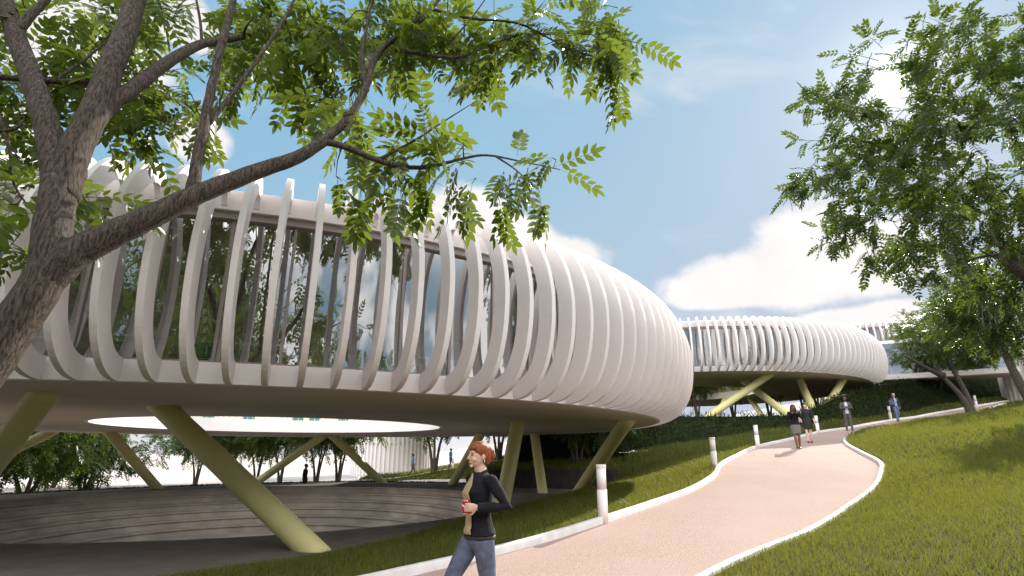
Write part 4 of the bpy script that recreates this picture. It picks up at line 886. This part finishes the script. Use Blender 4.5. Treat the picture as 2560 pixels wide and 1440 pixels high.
phone(local(p1, face_cam(p1, R(8)), .995, (0, .27, 1.44)), face_cam(p1, R(8)), 'dark phone held up by the woman in the grey skirt')
p2 = pathp(2026, 1107); r2 = face_cam(p2, R(-6))
human('woman in a short dark grey dress walking beside the woman with the phone', p2, r2, 1.70, (.62, .42, .34), 'pony', (.010, .008, .008), 'dress', (.032, .031, .033), 'skirt', (.030, .029, .031), (.02, .02, .02),
      dict(elL=(-.24, -.02, 1.12), wrL=(-.28, .02, .88), elR=(.25, -.04, 1.12), wrR=(.22, .12, .96), kneeR=(.07, .07, .49), ankR=(.05, .12, .085), kneeL=(-.07, 0, .49), ankL=(-.06, -.05, .085)), True, sleeve=.4)
def bag(p, rz, s=1.0):
    root = empty('shoulder_bag', p, rz); tag(root, 'pale shoulder bag hanging from the woman in the dark dress', 'bag'); b = MB(); b.box((.27, -.06, .98), (.10, .28, .20)); b.build('body', cloth('bag_cloth', (.45, .40, .33)), root); b = MB(); b.tube([(.26, .03, 1.07), (.19, .09, 1.30), (.165, .0, 1.455), (.20, -.12, 1.28), (.26, -.14, 1.07)], [.011] * 5, 8); b.build('strap', cloth('bag_strap', (.5, .46, .40)), root)
bag(p2, r2)
p3 = pathp(2125, 1077); r3 = face_cam(p3, R(6))
human('man in a grey suit standing on the path looking down at his hands', p3, r3, 1.82, (.16, .065, .04), 'short', (.012, .010, .010), 'suit', (.135, .125, .125), 'trousers', (.130, .120, .120), (.012, .012, .012),
      dict(elR=(.26, -.02, 1.12), wrR=(.08, .22, 1.14), hdR=(-.8, .5, .1), nmR=(0, .2, 1), elL=(-.26, -.02, 1.12), wrL=(-.08, .22, 1.14), hdL=(.8, .5, .1), nmL=(0, .2, 1), ankR=(.13, .03, .085), ankL=(-.12, 0, .085)), shirt_c=(.62, .64, .70))
phone(local(p3, r3, 1.06, (0, .27, 1.18)), r3, 'dark phone in the hands of the man in the grey suit', R(60))
p4 = pathp(2246, 1055); r4 = face_cam(p4, R(22))
human('fair haired person in dark blue jacket and jeans carrying a folder', p4, r4, 1.74, (.50, .34, .28), 'short', (.32, .22, .10), 'jacket', (.050, .060, .085), 'trousers', (.16, .19, .34), (.03, .02, .02),
      dict(elR=(.27, -.02, 1.13), wrR=(.22, .20, 1.12), hdR=(0, 1, 0), kneeR=(.09, .16, .50), ankR=(.09, .18, .085), kneeL=(-.09, -.03, .49), ankL=(-.09, -.20, .12), elL=(-.25, -.08, 1.12), wrL=(-.27, -.06, .88)), shirt_c=(.35, .38, .48))
fo = MB(); fo.box((0, 0, 0), (.03, .24, .32)); fo = fo.build('folder', mat('folder_card', (.16, .15, .30), rough=.6)); fo.location = local(p4, r4, 1.02, (.27, .22, 1.15)); fo.rotation_euler = (R(15), 0, r4 + R(35)); tag(fo, 'violet blue folder under the arm of the fair haired person', 'folder')
WALK = dict(kneeR=(.09, .16, .50), ankR=(.09, .26, .10), kneeL=(-.09, .02, .48), ankL=(-.09, -.32, .15), elR=(.24, -.10, 1.12), wrR=(.24, -.10, .88), elL=(-.24, -.02, 1.12), wrL=(-.24, .16, .92))
BLUE, PANT, DK = (.10, .19, .29), (.12, .10, .085), (.05, .025, .018)
a5 = atY(1030, 1191, 47.8); human('man in a blue shirt walking up the far ramp in front of the finned tower', a5, R(-75), 1.80, DK, 'short', (.01, .01, .01), 'shirt', BLUE, 'trousers', PANT, J=WALK)
a6 = atY(1126, 1174, 51.2); human('man in a blue shirt farther up the far ramp next to a small bollard', a6, R(-60), 1.80, DK, 'short', (.01, .01, .01), 'shirt', (.09, .20, .32), 'trousers', (.13, .115, .10), J=dict(WALK, ankR=(.09, .12, .09), ankL=(-.09, -.14, .1)))
a7 = atY(761, 1208, 47.5 * K); human('man in dark clothes standing at the far edge of the plaza', (a7[0], a7[1], -.72), R(-90), 1.78, (.07, .03, .02), 'short', (.01, .01, .01), 'shirt', (.03, .026, .024), 'trousers', (.02, .02, .02))
a8 = atY(1249, 1152, 52.5); human('person with long dark hair half hidden behind the red haired woman and a trunk', a8, R(150), 1.70, (.18, .08, .05), 'long', (.02, .012, .01), 'shirt', (.10, .04, .03), 'trousers', (.03, .025, .025), female=True)
BA, BD, BZ, BW = BR
for k, (px, col, hc, lb) in enumerate(((2337, (.52, .36, .10), (.30, .18, .07), 'person in a yellowish top standing inside the glazed bridge'), (2363, (.50, .24, .20), (.20, .08, .04), 'person in a pink dress standing inside the glazed bridge'))):
    r = ray(px, 920); tdir = np.array([r[0], r[1]]); A0 = BA + np.array([-BD[1], BD[0]]) * (BW * .6)
    mtx = np.array([[tdir[0], -BD[0]], [tdir[1], -BD[1]]]); sol = np.linalg.solve(mtx, A0); q = tdir * sol[0]
    human(lb, (q[0], q[1], BZ + .39), R(150 + 40 * k), 1.45 + .08 * k, (.55, .36, .28), 'long', hc, 'dress' if k else 'shirt', col, 'skirt' if k else 'trousers', col if k else (.2, .2, .25), female=True, sleeve=.5)
